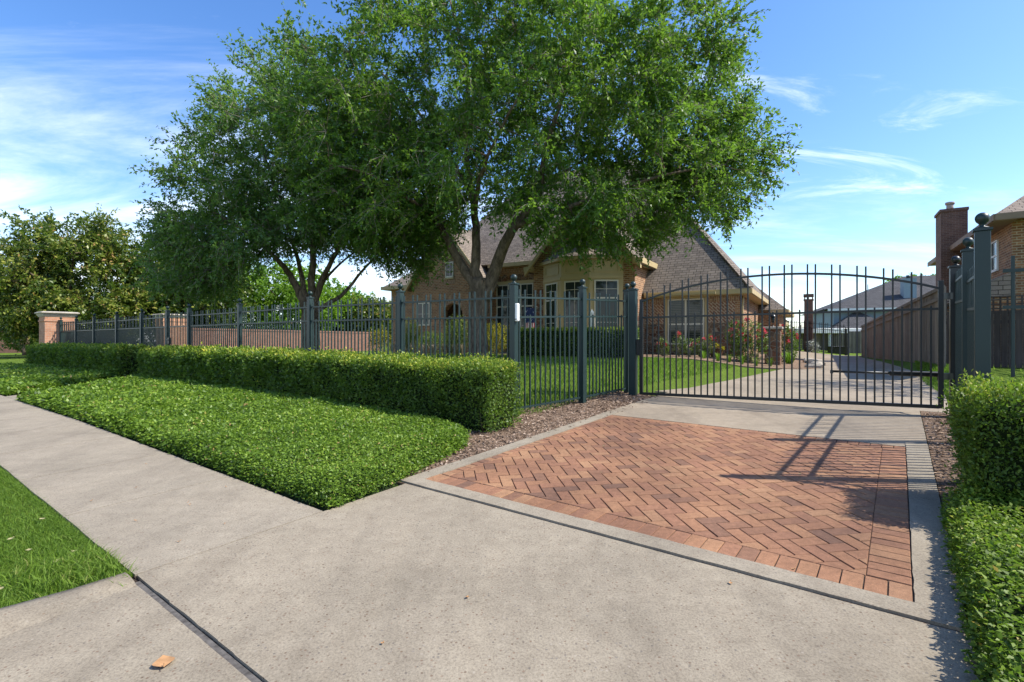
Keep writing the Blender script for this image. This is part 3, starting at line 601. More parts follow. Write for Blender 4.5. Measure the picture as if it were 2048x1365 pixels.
def bay(parent, a, b, m, ends=True, hp=1.90, hr=(1.78, 1.48, .09), sp=.1125, mass=None, indiv=True):
    """rails and pickets between two post centres a and b"""
    za, zb = g(*a), g(*b); d = Vector((b[0]-a[0], b[1]-a[1])); L = d.length; ang = math.atan2(d.y, d.x); dn = d.normalized()
    for h in hr:
        q = MB(); q.beam((a[0]+dn.x*.05, a[1]+dn.y*.05, za+h), (b[0]-dn.x*.05, b[1]-dn.y*.05, zb+h), .03, .028); q.build('rail', m, parent)
    n = max(2, round(L/sp)); 
    for i in range(1, n):
        k = i/n; x = a[0]+d.x*k; y = a[1]+d.y*k; z = za+(zb-za)*k; short = (i % 3 == 0); z1 = z+(hr[1]+.035 if short else hp)
        if indiv: picket(parent, x, y, ang, z+.05, z1, m)
        else: mass.obox((x, y), (math.cos(ang), math.sin(ang)), .0115, .0115, z+.05, z1)
def run(label, pts, m, npick_limit=100, skip_bay=(), skip_post=(), posts_h=1.97, group='green iron fence runs'):
    c = pts[0]; o = empty('iron_fence', (*c, g(*c)), label, 'fence', group); d = Vector((pts[1][0]-pts[0][0], pts[1][1]-pts[0][1])); cnt = 0; mass = MB()
    for i, p in enumerate(pts):
        if i not in skip_post: post(o, p[0], p[1], d, g(*p), g(*p)+posts_h, m)
    for i in range(len(pts)-1):
        if i in skip_bay: continue
        L = math.dist(pts[i], pts[i+1]); n = max(2, round(L/.1125))-1
        ind = cnt+n <= npick_limit; cnt += n if ind else 0
        bay(o, pts[i], pts[i+1], m, indiv=ind, mass=mass)
    if mass.v: tag(mass.build('picket', m, o), kind='stuff')
    return o
SF = 6.2
run('long green iron fence behind the street hedge, from brick pillar to driveway corner', [ST(SF, t) for t in (4.65, 7.23, 10.15, 13.34, 16.4, 18.0, 20.2, 22.7, 25.4, 27.9, 30.35)], M['iron'], skip_bay=(4,))
run('short green iron fence return from the intercom post to the gate', [ST(7.77, 4.35), ST(9.3, 4.22)], M['iron'], skip_post=())
run_o = bpy.context.scene.objects.get('iron_fence.001')
bay(run_o, ST(SF, 4.65), ST(7.77, 4.35), M['iron'])
# gate: arched single leaf
L3 = ST(9.14, 3.86); R3 = ST(9.36, -.47)
gt = empty('driveway_gate', (*L3, g(*L3)), 'wide closed iron driveway gate with arched top rail across the drive', 'gate')
d = Vector((R3[0]-L3[0], R3[1]-L3[1])); ang = math.atan2(d.y, d.x); GLn = d.length; dn = d.normalized(); mid_z = 1.87
def gp(k): return (L3[0]+d.x*k, L3[1]+d.y*k)
def arch(k): return 2.15+.355*(1-((k-.5)/.5)**2)**.9 if 0 < k < 1 else 2.15
def zb_(k): return .435+.06*k
fr = MB()
for k in (0, 1):
    x, y = gp(k); fr.obox((x, y), d, .03, .03, zb_(k)-.02, (2.17 if k else 2.2)+(.1 if k else 0))
fr.beam((*gp(0.004), zb_(0)), (*gp(.996), zb_(1)), .042, .05)
fr.build('frame', M['iron_dark'], gt, bevel=.003)
fr = MB(); fr.beam((*gp(.006), mid_z-.012), (*gp(.994), mid_z+.003), .034, .032); fr.build('middle_rail', M['iron_dark'], gt)
fr = MB(); NS = 36
vs = []
for i in range(NS+1):
    k = .004+.992*i/NS; x, y = gp(k); z = arch(k); nx, ny = -dn.y*.017, dn.x*.017
    vs += [(x-nx, y-ny, z-.016), (x+nx, y+ny, z-.016), (x+nx, y+ny, z+.016), (x-nx, y-ny, z+.016)]
fr.add(vs, [(i*4+j, i*4+(j+1) % 4, i*4+4+(j+1) % 4, i*4+4+j) for i in range(NS) for j in range(4)]+[(0, 1, 2, 3), (NS*4, NS*4+1, NS*4+2, NS*4+3)]); fr.build('arched_rail', M['iron_dark'], gt)
NPK = 40
for i in range(1, NPK):
    k = i/NPK; x, y = gp(k); picket(gt, x, y, ang, zb_(k), (mid_z+.05) if i % 3 == 0 else arch(k)+.15, M['iron_dark'])
# gate posts
def gate_post(label, p, h, m):
    o = empty('gate_post', (*p, g(*p)), label, 'gate post', 'gate posts'); b = MB(); b.obox(p, d, .065, .065, g(*p)-.05, g(*p)+h); b.build('shaft', m, o, bevel=.005)
    b = MB(); b.obox(p, d, .08, .08, g(*p)+h+.001, g(*p)+h+.025); b.build('cap', m, o); b = MB(); finial(b, *p, g(*p)+h+.025, .055); b.build('finial', m, o); return o
GPL = ST(9.13, 4.02); GPR = ST(9.53, -.64)
gate_post('green gate post with ball top at the latch end of the driveway gate', GPL, 1.98, M['iron']); hp_ = gate_post('dark hinge post with ball top at the right end of the driveway gate', GPR, 2.1, M['iron_dark'])
for z in (.62, 1.75): MB().beam((*gp(1.0), g(*GPR)+z-.05), (GPR[0], GPR[1], g(*GPR)+z-.05), .05, .09).build('hinge', M['black'], gt)
b = MB(); lk = gp(-.012); b.obox(lk, d, .03, .04, 1.15, 1.45); b.build('latch', M['black'], gt)
# gate opener arm
qa = gp(.70); o = empty('gate_opener', (qa[0], qa[1], .94), 'black gate opener arm behind the gate, between gate and hinge post', 'gate opener')
off = Vector((dn.y*-1, dn.x)) if Vector((-dn.y, dn.x)).dot(Vector(DS)) > 0 else Vector((dn.y, -dn.x))
A_ = Vector((qa[0]+off.x*.05, qa[1]+off.y*.05, .95)); B_ = Vector((GPR[0]+off.x*.28-.05, GPR[1]+off.y*.28, .93))
b = MB(); b.tube([A_, A_+(B_-A_)*.55], .018, 8); b.build('piston', M['iron_dark'], o)
b = MB(); b.beam(A_+(B_-A_)*.5, A_+(B_-A_)*.93, .085, .075); b.build('motor_housing', M['black'], o, bevel=.015)
b = MB(); b.beam(A_+(B_-A_)*.9, Vector((GPR[0], GPR[1], .93)), .03, .03); b.obox(qa, d, .02, .02, .92, .97); b.build('bracket', M['iron_dark'], o)
b = MB(); c0 = A_+(B_-A_)*.9; b.tube([c0, c0+Vector((.05, .03, -.12)), c0+Vector((.2, .05, -.25)), c0+Vector((.42, .0, -.3))], .008, 6); b.build('cable', M['black'], o)
# right return fence: two bays back to the hinge post, then along the street
CR = (3.95, 4.3); MR = ST(7.55, -.61)
run('dark iron fence return between the gate hinge post and the corner by the right hedge', [CR, MR], M['iron'], posts_h=2.12)
rr = sc.objects['iron_fence.002']; bay(rr, MR, GPR, M['iron'], hp=2.02, hr=(1.9, 1.6, .09))
e2 = (CR[0]+.798*2.5, CR[1]-.603*2.5)
run('iron fence leading right from the corner post, behind the right hedge', [(CR[0]+.06, CR[1]-.045), e2], M['iron'], skip_post=(0,))
# pedestrian gate in the long fence
pa, pb = ST(SF, 16.46), ST(SF, 17.94); o = empty('garden_gate', (*pa, g(*pa)), 'narrow iron garden gate in the hedge gap with a lever lock', 'gate')
bay(o, pa, pb, M['iron'])
b = MB(); k = (pb[0]*.95+pa[0]*.05, pb[1]*.95+pa[1]*.05); b.obox(k, (DT[0], DT[1]), .06, .04, g(*k)+.95, g(*k)+1.15); b.tube([(k[0]-.05, k[1]-.06, g(*k)+1.08), (k[0]+.08, k[1]-.12, g(*k)+1.08)], .014, 6); b.build('lock', M['black'], o)
# intercom box on the corner post
p = ST(SF, 4.65); ax = Vector(DS); q = Vector((p[0], p[1]))+Vector((.603, .798))*0+Vector((.798, -.603))*.078+Vector((-.603, -.798))*.02
o = empty('intercom', (q.x, q.y, 1.78), 'small white intercom box fixed to the corner fence post', 'intercom')
b = MB(); b.obox(q, (.603, .798), .035, .026, 1.715, 1.985); b.build('case', M['white'], o, bevel=.012)
b = MB(); b.obox(q+Vector((-.603, -.798))*.036, (.603, .798), .002, .015, 1.74, 1.755); b.build('button', M['black'], o)

# ------------------------------------------------------------ brick pillars and garden walls
def pillar(label, p, hw, h, capw=.14, rz=None):
    o = empty('brick_pillar', (*p, g(*p)), label, 'pillar', 'brick entrance pillars'); z = g(*p)
    b = MB(); b.obox(p, (DT[0], DT[1]), hw, hw, z-.1, z+h-.2); b.build('shaft', M['pillar_brick'], o)
    b = MB(); b.obox(p, (DT[0], DT[1]), hw+.03, hw+.03, z+h-.42, z+h-.345); b.build('dentil_course', M['pillar_brick'], o)
    b = MB(); q = []
    for w_, dz in ((hw+.02, -.199), (hw+.05, -.15), (hw+capw*.7, -.06), (hw+capw, -.04), (hw+capw, .0), (hw+capw*.5, .03), (.02, .06)): q.append((w_, dz))
    vs = []; A = Vector(DT); B = Vector(DS)
    for w_, dz in q:
        for i, j in ((-1, -1), (1, -1), (1, 1), (-1, 1)): c = Vector(p)+A*w_*i+B*w_*j; vs.append((c.x, c.y, z+h+dz))
    b.add(vs, [(i*4+j, i*4+(j+1) % 4, i*4+4+(j+1) % 4, i*4+4+j) for i in range(len(q)-1) for j in range(4)]+[(0, 1, 2, 3), tuple(range(len(vs)-4, len(vs)))]); b.build('cap', M['cap_stone'], o)
pillar('tall salmon brick pillar with stone cap at the far end of the iron fence', ST(6.2, 31.0), .53, 2.35)
pillar('distant brick pillar with stone cap behind the iron fence', (-20.3, 30.5), .62, 2.45)
def brickwall(label, a, b_, h, m, th=.28):
    o = empty('brick_wall', (*a, g(*a)), label, 'wall'); d = Vector((b_[0]-a[0], b_[1]-a[1])); n = max(1, int(d.length/3)); w_ = MB(); c = MB()
    zb = max(g(*a), g(*b_)); w_.obox(((a[0]+b_[0])/2, (a[1]+b_[1])/2), d, d.length/2, th/2, min(g(*a), g(*b_))-.3, zb+h-.12); w_.build('brickwork', m, o)
    c.obox(((a[0]+b_[0])/2, (a[1]+b_[1])/2), d, d.length/2+.02, th/2+.04, zb+h-.118, zb+h); c.build('coping', m, o); return o
brickwall('pinkish brick garden wall behind the iron fence and oaks', (-19.6, 30.9), (-12.0, 46.5), 1.62, M['wall_brick'])
brickwall('dark brick boundary wall across the far left lawn', (-66, 47), (-40, 52), 1.9, M['wall_brick'])

# ------------------------------------------------------------ trees
def grow_tree(label, base, limbs, env, natt, ntw, nleaf, L, leafm, zfun=None, name='oak_tree', spread=.75, wratio=.2, seed=1, group=None, twig=True, keepf=None, tb=.42, droop=-.1):
    """limbs: list of (points, r0, r1). env: list of (centre, radii) ellipsoids. Attractors -> boughs -> twigs -> leaves."""
    rg = np.random.default_rng(seed); rnd = random.Random(seed)
    o = empty(name, base, label, 'tree', group); tr = MB(); nodes = []
    for pts, r0, r1 in limbs:
        pts = [Vector(p) for p in pts]; fine = []
        for i in range(len(pts)-1):
            p0 = pts[max(i-1, 0)]; p1 = pts[i]; p2 = pts[i+1]; p3 = pts[min(i+2, len(pts)-1)]
            for k in range(4):
                t = k/4; fine.append(.5*((2*p1)+(p2-p0)*t+(2*p0-5*p1+4*p2-p3)*t*t+(3*p1-p0-3*p2+p3)*t**3))
        fine.append(pts[-1]); n = len(fine); rad = [r0+(r1-r0)*(i/(n-1))**.8 for i in range(n)]
        fine = [f+Vector((rnd.gauss(0, .015), rnd.gauss(0, .015), 0)) if 0 < i < n-1 else f for i, f in enumerate(fine)]
        tr.tube(fine, rad, 10); nodes += [(np.array(f), r) for f, r in list(zip(fine, rad))[n//3:]]
    cent = np.mean([e[0] for e in env], 0)
    att = []
    vols = np.array([(e[1][0]*e[1][1]*e[1][2])**.75 for e in env], float); vols /= vols.sum(); tries = 0
    while len(att) < natt and tries < natt*60:
        tries += 1; c, r = env[rg.choice(len(env), p=vols)]; v = rg.normal(0, 1, 3); v /= np.linalg.norm(v); p = np.array(c)+v*np.array(r)*(rg.random()**.42)
        if zfun is not None and p[2] < zfun(p): continue
        if keepf is not None and not keepf(p): continue
        q = math.sin(p[0]*1.7+p[2]*1.1)*math.sin(p[1]*1.5+1)*math.sin(p[2]*1.9+p[0]*.6)
        if q < -.32 and rg.random() < .8: continue
        att.append(p)
    NP = [n_[0] for n_ in nodes]; NR = [n_[1] for n_ in nodes]
    order = sorted(att, key=lambda p: min(np.linalg.norm(p-q) for q in NP[::3]))
    for p in order:
        A = np.array(NP); dd = np.linalg.norm(A-p, axis=1)+np.maximum(0, A[:, 2]-p[2])*.6; i = int(np.argmin(dd)); q = A[i]; dist = np.linalg.norm(p-q)
        m1 = q+(p-q)*.35+np.array((0, 0, .10*dist))+rg.normal(0, .07*dist, 3); m2 = q+(p-q)*.7+np.array((0, 0, .08*dist))+rg.normal(0, .05*dist, 3)
        r0 = min(NR[i]*.75, .012+.016*dist+.01); tr.tube([Vector(q), Vector(m1), Vector(m2), Vector(p)], [r0, r0*.75, r0*.5, .007], 5, False)
        for w_, rr_ in ((m1, r0*.75), (m2, r0*.5), (p, .012)): NP.append(np.array(w_)); NR.append(rr_)
    # twigs and leaves
    P = []; A_ = []; Tn = []; tw = MB(); att = np.array(att)
    for p in att:
        out = p-cent; out = out/np.linalg.norm(out); base_t = rg.normal(0, .15)
        for k in range(ntw):
            dv = out*.7+rg.normal(0, .75, 3)+np.array((0, 0, droop)); dv /= np.linalg.norm(dv); ln = spread*rg.uniform(.6, 1.5); st_ = p+rg.normal(0, .12, 3)*spread
            mid = st_+dv*ln*.5+rg.normal(0, .05, 3)*ln; en = st_+dv*ln+np.array((0, 0, -.12*ln))
            if twig and rg.random() < .6: tw.tube([Vector(p), Vector(mid), Vector(en)], [.008, .006, .003], 3, False)
            tt = rg.uniform(.12, 1.05, nleaf); pos = (1-tt)[:, None]**2*st_+2*(tt*(1-tt))[:, None]*mid+tt[:, None]**2*en
            P.append(pos+rg.normal(0, .035*spread, (nleaf, 3))); A_.append(unit(dv*.55+rg.normal(0, .7, (nleaf, 3)))); Tn.append(np.full(nleaf, base_t+rg.normal(0, .07)+.12*(ln/spread-1)))
    P = np.concatenate(P); A_ = np.concatenate(A_); Tn = np.concatenate(Tn); n = len(P)
    if keepf is not None or zfun is not None:
        pass
    N = unit(rg.normal(0, .8, (n, 3))+np.array((0, 0, .9))); Ls = L*rg.uniform(.6, 1.3, n)
    V, F = leaf_arrays(P, A_, N, Ls, Ls*wratio, .12); npmesh('crown', V, F, leafm, o, tint=np.clip(tb+Tn+rg.normal(0, .14, n)+(rg.random(n) < .04)*.35, 0, 1))
    tr.build('trunk', M['bark'], o, fix=False)
    if tw.v: tw.build('twig', M['twig'], o, fix=False)
    return o
# main oak
Y0 = 17.0; tb_ = W(957, 724, Y0); fk = W(962, 600, Y0)
P_ = lambda x, y, dy=0: W(x, y, Y0+dy)
limbs = [([tb_+Vector((0, 0, -.2)), P_(957, 716), P_(955, 660), P_(960, 600), P_(957, 560)], .36, .28),
    ([P_(957, 600), P_(950, 570), P_(930, 540, .2), P_(895, 480, .3), P_(865, 430, .6), P_(800, 370, .9), P_(700, 310, 1.2)], .25, .03),
    ([P_(958, 585), P_(952, 540), P_(952, 470, .2), P_(945, 390, .3), P_(930, 280, .2), P_(935, 150, 0), P_(900, 0, 0)], .215, .03),
    ([P_(968, 600), P_(985, 555), P_(1008, 492, -.3), P_(1030, 452, -.5), P_(1052, 425, -.6), P_(1080, 385, -.8), P_(1090, 300, -1), P_(1130, 180, -1.2), P_(1180, 30, -1.2)], .25, .03),
    ([P_(1030, 452, -.5), P_(1075, 436, -.8), P_(1120, 422, -1.2), P_(1200, 390, -1.6), P_(1330, 350, -2), P_(1450, 330, -2)], .12, .025),
    ([P_(1022, 462, -.4), P_(1030, 420, .2), P_(1055, 395, .8), P_(1150, 330, 1.2), P_(1300, 240, 1.6)], .09, .02),
    ([P_(945, 390, .3), P_(890, 300, 1.5), P_(800, 180, 2), P_(690, 90, 2.4)], .10, .02), ([P_(950, 440, .3), P_(960, 360, -1.5), P_(1000, 260, -3), P_(1060, 150, -4)], .10, .02),
    ([P_(865, 430, .6), P_(820, 400, -1), P_(740, 350, -2.2), P_(660, 330, -3)], .08, .02)]
zt = np.array([(-10, 4.6), (-4.5, 4.4), (-3.5, 4.35), (-2.6, 4.1), (-1.9, 5.0), (-1.0, 5.7), (.1, 5.6), (.7, 4.9), (1.6, 4.75), (4.2, 4.75), (5.2, 5.15), (6.8, 5.5), (8.2, 5.6), (12, 8)])
def zmin(p): return 1.42+(float(np.interp(p[0]*17/p[1], zt[:, 0], zt[:, 1]))-1.42)*p[1]/17
env = [((-.3, 17.3, 9.3), (7.6, 6.0, 5.6)), ((4.6, 16.6, 7.6), (4.4, 4.0, 3.1)), ((-4.2, 17.5, 7.6), (3.6, 4, 3.0)), ((2.5, 16.5, 11), (6.2, 4.5, 4.0)), ((7.2, 16, 7.6), (2.0, 2, 1.7)), ((2.8, 16.0, 5.7), (3.8, 3, 1.3)), ((6, 16, 6.5), (2.6, 2.2, 1.4)), ((-3.4, 17, 5.5), (2.4, 2.6, 1.3))]
def sharp(p):
    u = p[0]/p[1]*1024+1024; v = 682-(p[2]-H)/p[1]*1024
    right = np.interp(v, [-600, 0, 60, 110, 190, 240, 265, 300, 380, 460, 500], [1330, 1440, 1490, 1470, 1490, 1510, 1560, 1550, 1530, 1510, 1430])
    left = np.interp(v, [-600, 0, 60, 170, 300, 420, 560], [640, 590, 540, 520, 560, 640, 760])
    return left < u < right
grow_tree('large live oak with three-forked trunk on the lawn before the house', (tb_.x, tb_.y, g(tb_.x, tb_.y)), limbs, env, 900, 14, 21, .128, M['oak'], zmin, seed=3, keepf=sharp, spread=.72, wratio=.23, group='oaks on the front lawn', tb=.45)
# second oak
Y1 = 19.6; Q_ = lambda x, y, dy=0: W(x, y, Y1+dy); tb2 = Q_(622, 735)
limbs2 = [([tb2, Q_(622, 690), Q_(620, 640), Q_(621, 605)], .36, .30),
    ([Q_(616, 625), Q_(600, 590), Q_(580, 550), Q_(555, 520, -.5), Q_(500, 470, -1), Q_(420, 420, -1.5)], .20, .03), ([Q_(618, 620), Q_(606, 570), Q_(590, 500, .5), Q_(560, 400, 1), Q_(520, 280, 1.2)], .13, .03),
    ([Q_(622, 620), Q_(624, 560), Q_(626, 480), Q_(620, 380, .3), Q_(620, 250, .2)], .19, .03), ([Q_(626, 615), Q_(640, 570), Q_(665, 520, -.5), Q_(700, 450, -.9), Q_(740, 360, -1)], .16, .03),
    ([Q_(630, 625), Q_(655, 608), Q_(690, 585), Q_(722, 545, .3), Q_(760, 500, .4)], .12, .03), ([Q_(628, 605), Q_(650, 560, .6), Q_(690, 520, 1), Q_(740, 480, 1.4)], .08, .02)]
zt2 = np.array([(-20, 3.1), (-12, 3.1), (-10.7, 3.7), (-9.7, 4.8), (-8.5, 5.2), (-6.8, 5.2), (-5.6, 4.8), (-4.4, 4.2), (-2, 4.2), (4, 6)])
def zmin2(p): return 1.42+(float(np.interp(p[0]*19.6/p[1], zt2[:, 0], zt2[:, 1]))-1.42)*p[1]/19.6
env2 = [((-8.0, 20, 7.6), (5.8, 5, 4.8)), ((-11.0, 20, 6.0), (3.6, 4, 2.8)), ((-5.0, 19.5, 6.6), (3.4, 4, 2.8)), ((-7.5, 19.6, 9.5), (3.6, 3.6, 3.2)), ((-9.5, 19.2, 5.0), (4, 3, 1.6)), ((-12.2, 19.6, 4.7), (3.4, 3, 1.6)), ((-9.8, 20, 9.2), (2.6, 3, 2.4)), ((-5, 19.4, 5.3), (2.6, 2.6, 1.4))]
def sharp2(p):
    u = p[0]/p[1]*1024+1024; v = 682-(p[2]-H)/p[1]*1024
    left = np.interp(v, [60, 180, 260, 340, 420, 480, 560, 620], [560, 430, 380, 330, 310, 310, 290, 280])
    return left < u < 880
grow_tree('spreading live oak with dark five-limbed trunk left of the house', (tb2.x, tb2.y, g(tb2.x, tb2.y)), limbs2, env2, 780, 12, 18, .13, M['oak2'], zmin2, seed=5, keepf=sharp2, wratio=.23, group='oaks on the front lawn', tb=.43)
# magnolia and other background trees
def simple_tree(name, label, X, Y, top, r, m, natt, nleaf, L, wr, env=None, seed=2, trunk_r=.22, tb=.45, spread=.8, zlow=None, ntw=7, group=None, twig=False):
    z = g(X, Y); c = Vector((X, Y, z)); hgt = top-z
    limbs = [([c+Vector((0, 0, -.2)), c+Vector((.05, 0, hgt*.3)), c+Vector((-.1, .1, hgt*.6)), c+Vector((0, 0, hgt*.85))], trunk_r, trunk_r*.25)]
    for k in range(5):
        a = k*1.26+seed; limbs.append(([c+Vector((0, 0, hgt*(.22+.08*k))), c+Vector((math.cos(a)*r*.35, math.sin(a)*r*.35, hgt*(.36+.09*k))), c+Vector((math.cos(a)*r*.75, math.sin(a)*r*.75, hgt*(.48+.09*k)))], trunk_r*.45, .03))
    env = env or [((X, Y, z+hgt*.58), (r, r, hgt*.42))]
    return grow_tree(label, (X, Y, z), limbs, env, natt, ntw, nleaf, L, m, (lambda p: zlow) if zlow else None, name=name, spread=spread, wratio=wr, seed=seed, twig=twig, group=group, tb=tb)
simple_tree('magnolia_tree', 'broad magnolia with glossy bronze-tinged leaves beyond the tall pillar', -28.5, 33, 9.4, 4.6, M['magnolia'], 520, 15, .22, .24,
    env=[((-28.2, 33, 5.2), (4.2, 3.6, 3.9)), ((-31.5, 33.5, 4.2), (2.8, 3, 3.0)), ((-30.2, 33, 7.0), (1.6, 2, 2.3)), ((-26.3, 33.2, 7.6), (1.8, 2, 2.0)), ((-25.2, 33, 4), (2.2, 3, 2.8))], seed=8, zlow=.7, ntw=9, tb=.52, spread=.85)
simple_tree('magnolia_tree', 'dark magnolia at the far left edge before the brick wall', -38, 40, 7.4, 3.6, M['magnolia'], 130, 10, .30, .24, seed=9, zlow=.9, ntw=8, tb=.40)
for i, (X, Y, top, r, lab) in enumerate(((-25.5, 42, 9.0, 5.0, 'bright green maple directly behind the distant pillar'), (-19, 44, 8.0, 4.6, 'bright green maple seen under the left oak'), (-16.5, 50, 6.2, 3.0, 'olive green tree right of the left oak trunk, over the brick wall'), (-12.8, 48, 5.2, 2.2, 'small rounded tree beside the left end of the house'))):
    simple_tree('maple_tree', lab, X, Y, top, r, M['maple'] if i < 3 else M['magnolia'], 260, 13, .24, .3, seed=20+i, zlow=1.7, tb=.55, group='trees beyond the garden wall')
simple_tree('evergreen_tree', 'dense evergreen tree between the magnolia and the left oak', -22.8, 36, 8.6, 3.6, M['magnolia'], 260, 12, .26, .28, seed=31, zlow=1.6, tb=.32, ntw=8)
for i, (x, Y, y_) in enumerate(((1800, 75, 556), (1842, 78, 545), (1872, 74, 552))):
    p = W(x, y_, Y); simple_tree('distant_tree', ['distant dark tree above the grey roof, left of the three', 'distant dark tree above the grey roof, middle of the three', 'distant dark tree close to the brick chimney'][i], p.x, Y, p.z, 3.6, M['oak2'], 60, 8, .5, .3, seed=40+i, tb=.4, group='distant trees above the grey roof')

simple_tree('shade_tree', 'leafy tree right of the driveway, whose dappled shade falls behind the gate', 15.4, 10.2, 9.8, 2.5, M['oak2'], 90, 12, .13, .24, seed=77, zlow=4.6, spread=.7)
# ------------------------------------------------------------ main house
HA = (9.69, 21.7); Z0 = .72; TH = R(-31.2)
hs = empty('brick_house', (HA[0], HA[1], Z0), 'large tan brick house with steep shingled roofs and bay window', 'house', rz=TH)
def hp(name, mb, m, parent=None, **k): return mb.build(name, m, parent or hs, local=True, **k)
def hloc(x, y): return (HA[0]+.856*x+.518*y, HA[1]-.518*x+.856*y)
def slab(poly, th=.10):
    a, b_, c = [Vector(p) for p in poly[:3]]; n = (b_-a).cross(c-a).normalized()
    if n.z < 0: n = -n
    return MB().prism(poly, -n*th)
def window(parent, fr_, x0, x1, z0, z1, cols=2, rows=(), bars=(2, 2), m=None, blind=False, name='window'):
    """window in a face frame fr_=(origin, ax): frame with glass sub-part. Face outward is -perp."""
    o_, ax = fr_; ax = Vector((ax[0], ax[1], 0)).normalized(); nrm = Vector((ax.y, -ax.x, 0)); O = Vector((o_[0], o_[1], 0))
    def P(x, y, z): v = O+ax*x-nrm*y; return (v.x, v.y, z)
    def bx(mb, xa, xb, ya, yb, za, zb):
        vs = [P(xa, ya, za), P(xb, ya, za), P(xb, yb, za), P(xa, yb, za), P(xa, ya, zb), P(xb, ya, zb), P(xb, yb, zb), P(xa, yb, zb)]
        mb.add(vs, [(3, 2, 1, 0), (4, 5, 6, 7), (0, 1, 5, 4), (1, 2, 6, 5), (2, 3, 7, 6), (3, 0, 4, 7)])
    f = MB(); e = .06
    bx(f, x0, x1, -.05, .03, z1-e, z1); bx(f, x0, x1, -.07, .03, z0-.02, z0+e); bx(f, x0, x0+e, -.049, .03, z0+e, z1-e); bx(f, x1-e, x1, -.049, .03, z0+e, z1-e)
    cw = (x1-x0)/cols
    for c in range(1, cols): bx(f, x0+cw*c-.04, x0+cw*c+.04, -.047, .03, z0+e, z1-e)
    for r in rows: bx(f, x0+e, x1-e, -.045, .025, r-.035, r+.035)
    zs = [z0]+list(rows)+[z1]
    for c in range(cols):
        for k in range(1, bars[0]): xx = x0+cw*c+cw*k/bars[0]; bx(f, xx-.01, xx+.01, -.032, .0, z0+e, z1-e)
    for i in range(len(zs)-1):
        for k in range(1, bars[1]): z = zs[i]+(zs[i+1]-zs[i])*k/bars[1]; bx(f, x0+e, x1-e, -.031, 0, z-.01, z+.01)
    fo = f.build(name, m or M['frame'], parent, local=True); gl = MB(); bx(gl, x0+.02, x1-.02, -.028, .02, z0+.02, z1-.02); gl.build('glass', M['glass'], fo, local=True)
    if blind:
        bl = MB(); z = z0+.12
        while z < z1-.1:
            for c in range(cols): bx(bl, x0+cw*c+.07, x0+cw*(c+1)-.07, -.0295, -.0285, z, z+.013)
            z += .075
        bl.build('shutter', M['slat'], fo, local=True)
    return fo
hp('wall', MB().box(-4.3, 0, 0, 11, -.6, 2.75), M['brick'])
hp('wall', MB().box(-12.46, -9.16, .002, 10.9, -.6, 4.7), M['brick'])
hp('wall', MB().box(-17, -4.31, 3, 10.8, -.6, 2.7), M['brick'])
# roofs
rf = hp('roof', slab([(.45, -.45, 2.88), (-6.1, 6, 11.2), (-12, 6, 11.2), (-12, 4.6, 9.39), (-6, -.45, 2.88)]), M['shingle'])
slab([(.45, -.45, 2.88), (.45, 11.5, 2.88), (-6.1, 6.0, 11.2)]).build('roof', M['shingle'], hs, local=True)
slab([(.45, 11.5, 2.88), (-18, 11.5, 2.88), (-12, 6, 11.2), (-6.1, 6, 11.2)]).build('roof', M['shingle'], hs, local=True)
slab([(-6.2, -.4, 4.87), (-6.2, 5.4, 11.25), (-13.0, 5.4, 11.25), (-17.6, -.4, 4.87)]).build('roof', M['shingle'], hs, local=True)
slab([(-17.6, -.4, 4.87), (-13.0, 5.4, 11.25), (-12.0, 6, 11.23), (-18, 9.5, 4.87)]).build('roof', M['shingle'], hs, local=True)
slab([(-6.2, 5.38, 11.235), (-13.0, 5.38, 11.235), (-12, 6.02, 11.21), (-6.1, 6.02, 11.21)]).build('roof', M['shingle'], hs, local=True)
hp('ridge_cap', MB().beam((.45, -.45, 2.93), (-6.1, 6, 11.25), .22, .05), M['shingle'])
# fascia, soffit of right wing
hp('fascia', MB().box(-4.0, .47, -.50, -.46, 2.68, 2.88).box(.46, .50, -.46, 11.3, 2.68, 2.88), M['trim'])
hp('soffit', MB().box(-4.0, .455, -.455, .0, 2.66, 2.70).box(.002, .455, .002, 11.2, 2.66, 2.70), M['trim'])
hp('gutter', MB().box(-3.9, -.9, -.62, -.505, 2.70, 2.80), M['trim'])
hp('downpipe', MB().tube([(.05, .25, 2.6), (.10, .1, 2.45), (.06, .12, 2.2), (.06, .12, 0)], .04, 8), M['trim'])
# right wing front: soldier course, diagonal panels, stone base, window
hp('soldier_course', MB().box(-4.1, -.003, -.012, .1, 2.42, 2.64), M['soldier'])
hp('diagonal_panel', MB().box(-1.36, -.22, -.010, .1, 1.50, 2.40), M['brick_diag']); hp('diagonal_panel', MB().box(-4.1, -3.16, -.010, .1, 1.50, 2.40), M['brick_diag'])
hp('stone_base', MB().box(-1.40, .02, -.035, .08, -.6, 1.47).box(-4.1, -3.12, -.035, .08, -.6, 1.47).box(-3.12, -1.40, -.035, .08, -.6, .52), M['stone'])
hp('window_header', MB().box(-3.3, -1.25, -.10, .02, 2.60, 2.662).box(-3.2, -3.06, -.05, .02, .5, 2.598).box(-1.44, -1.32, -.05, .02, .5, 2.598), M['trim'])
window(hs, ((0, -.01), (1, 0)), -3.04, -1.46, .56, 2.58, 2, (1.45,), (1, 1), blind=True)
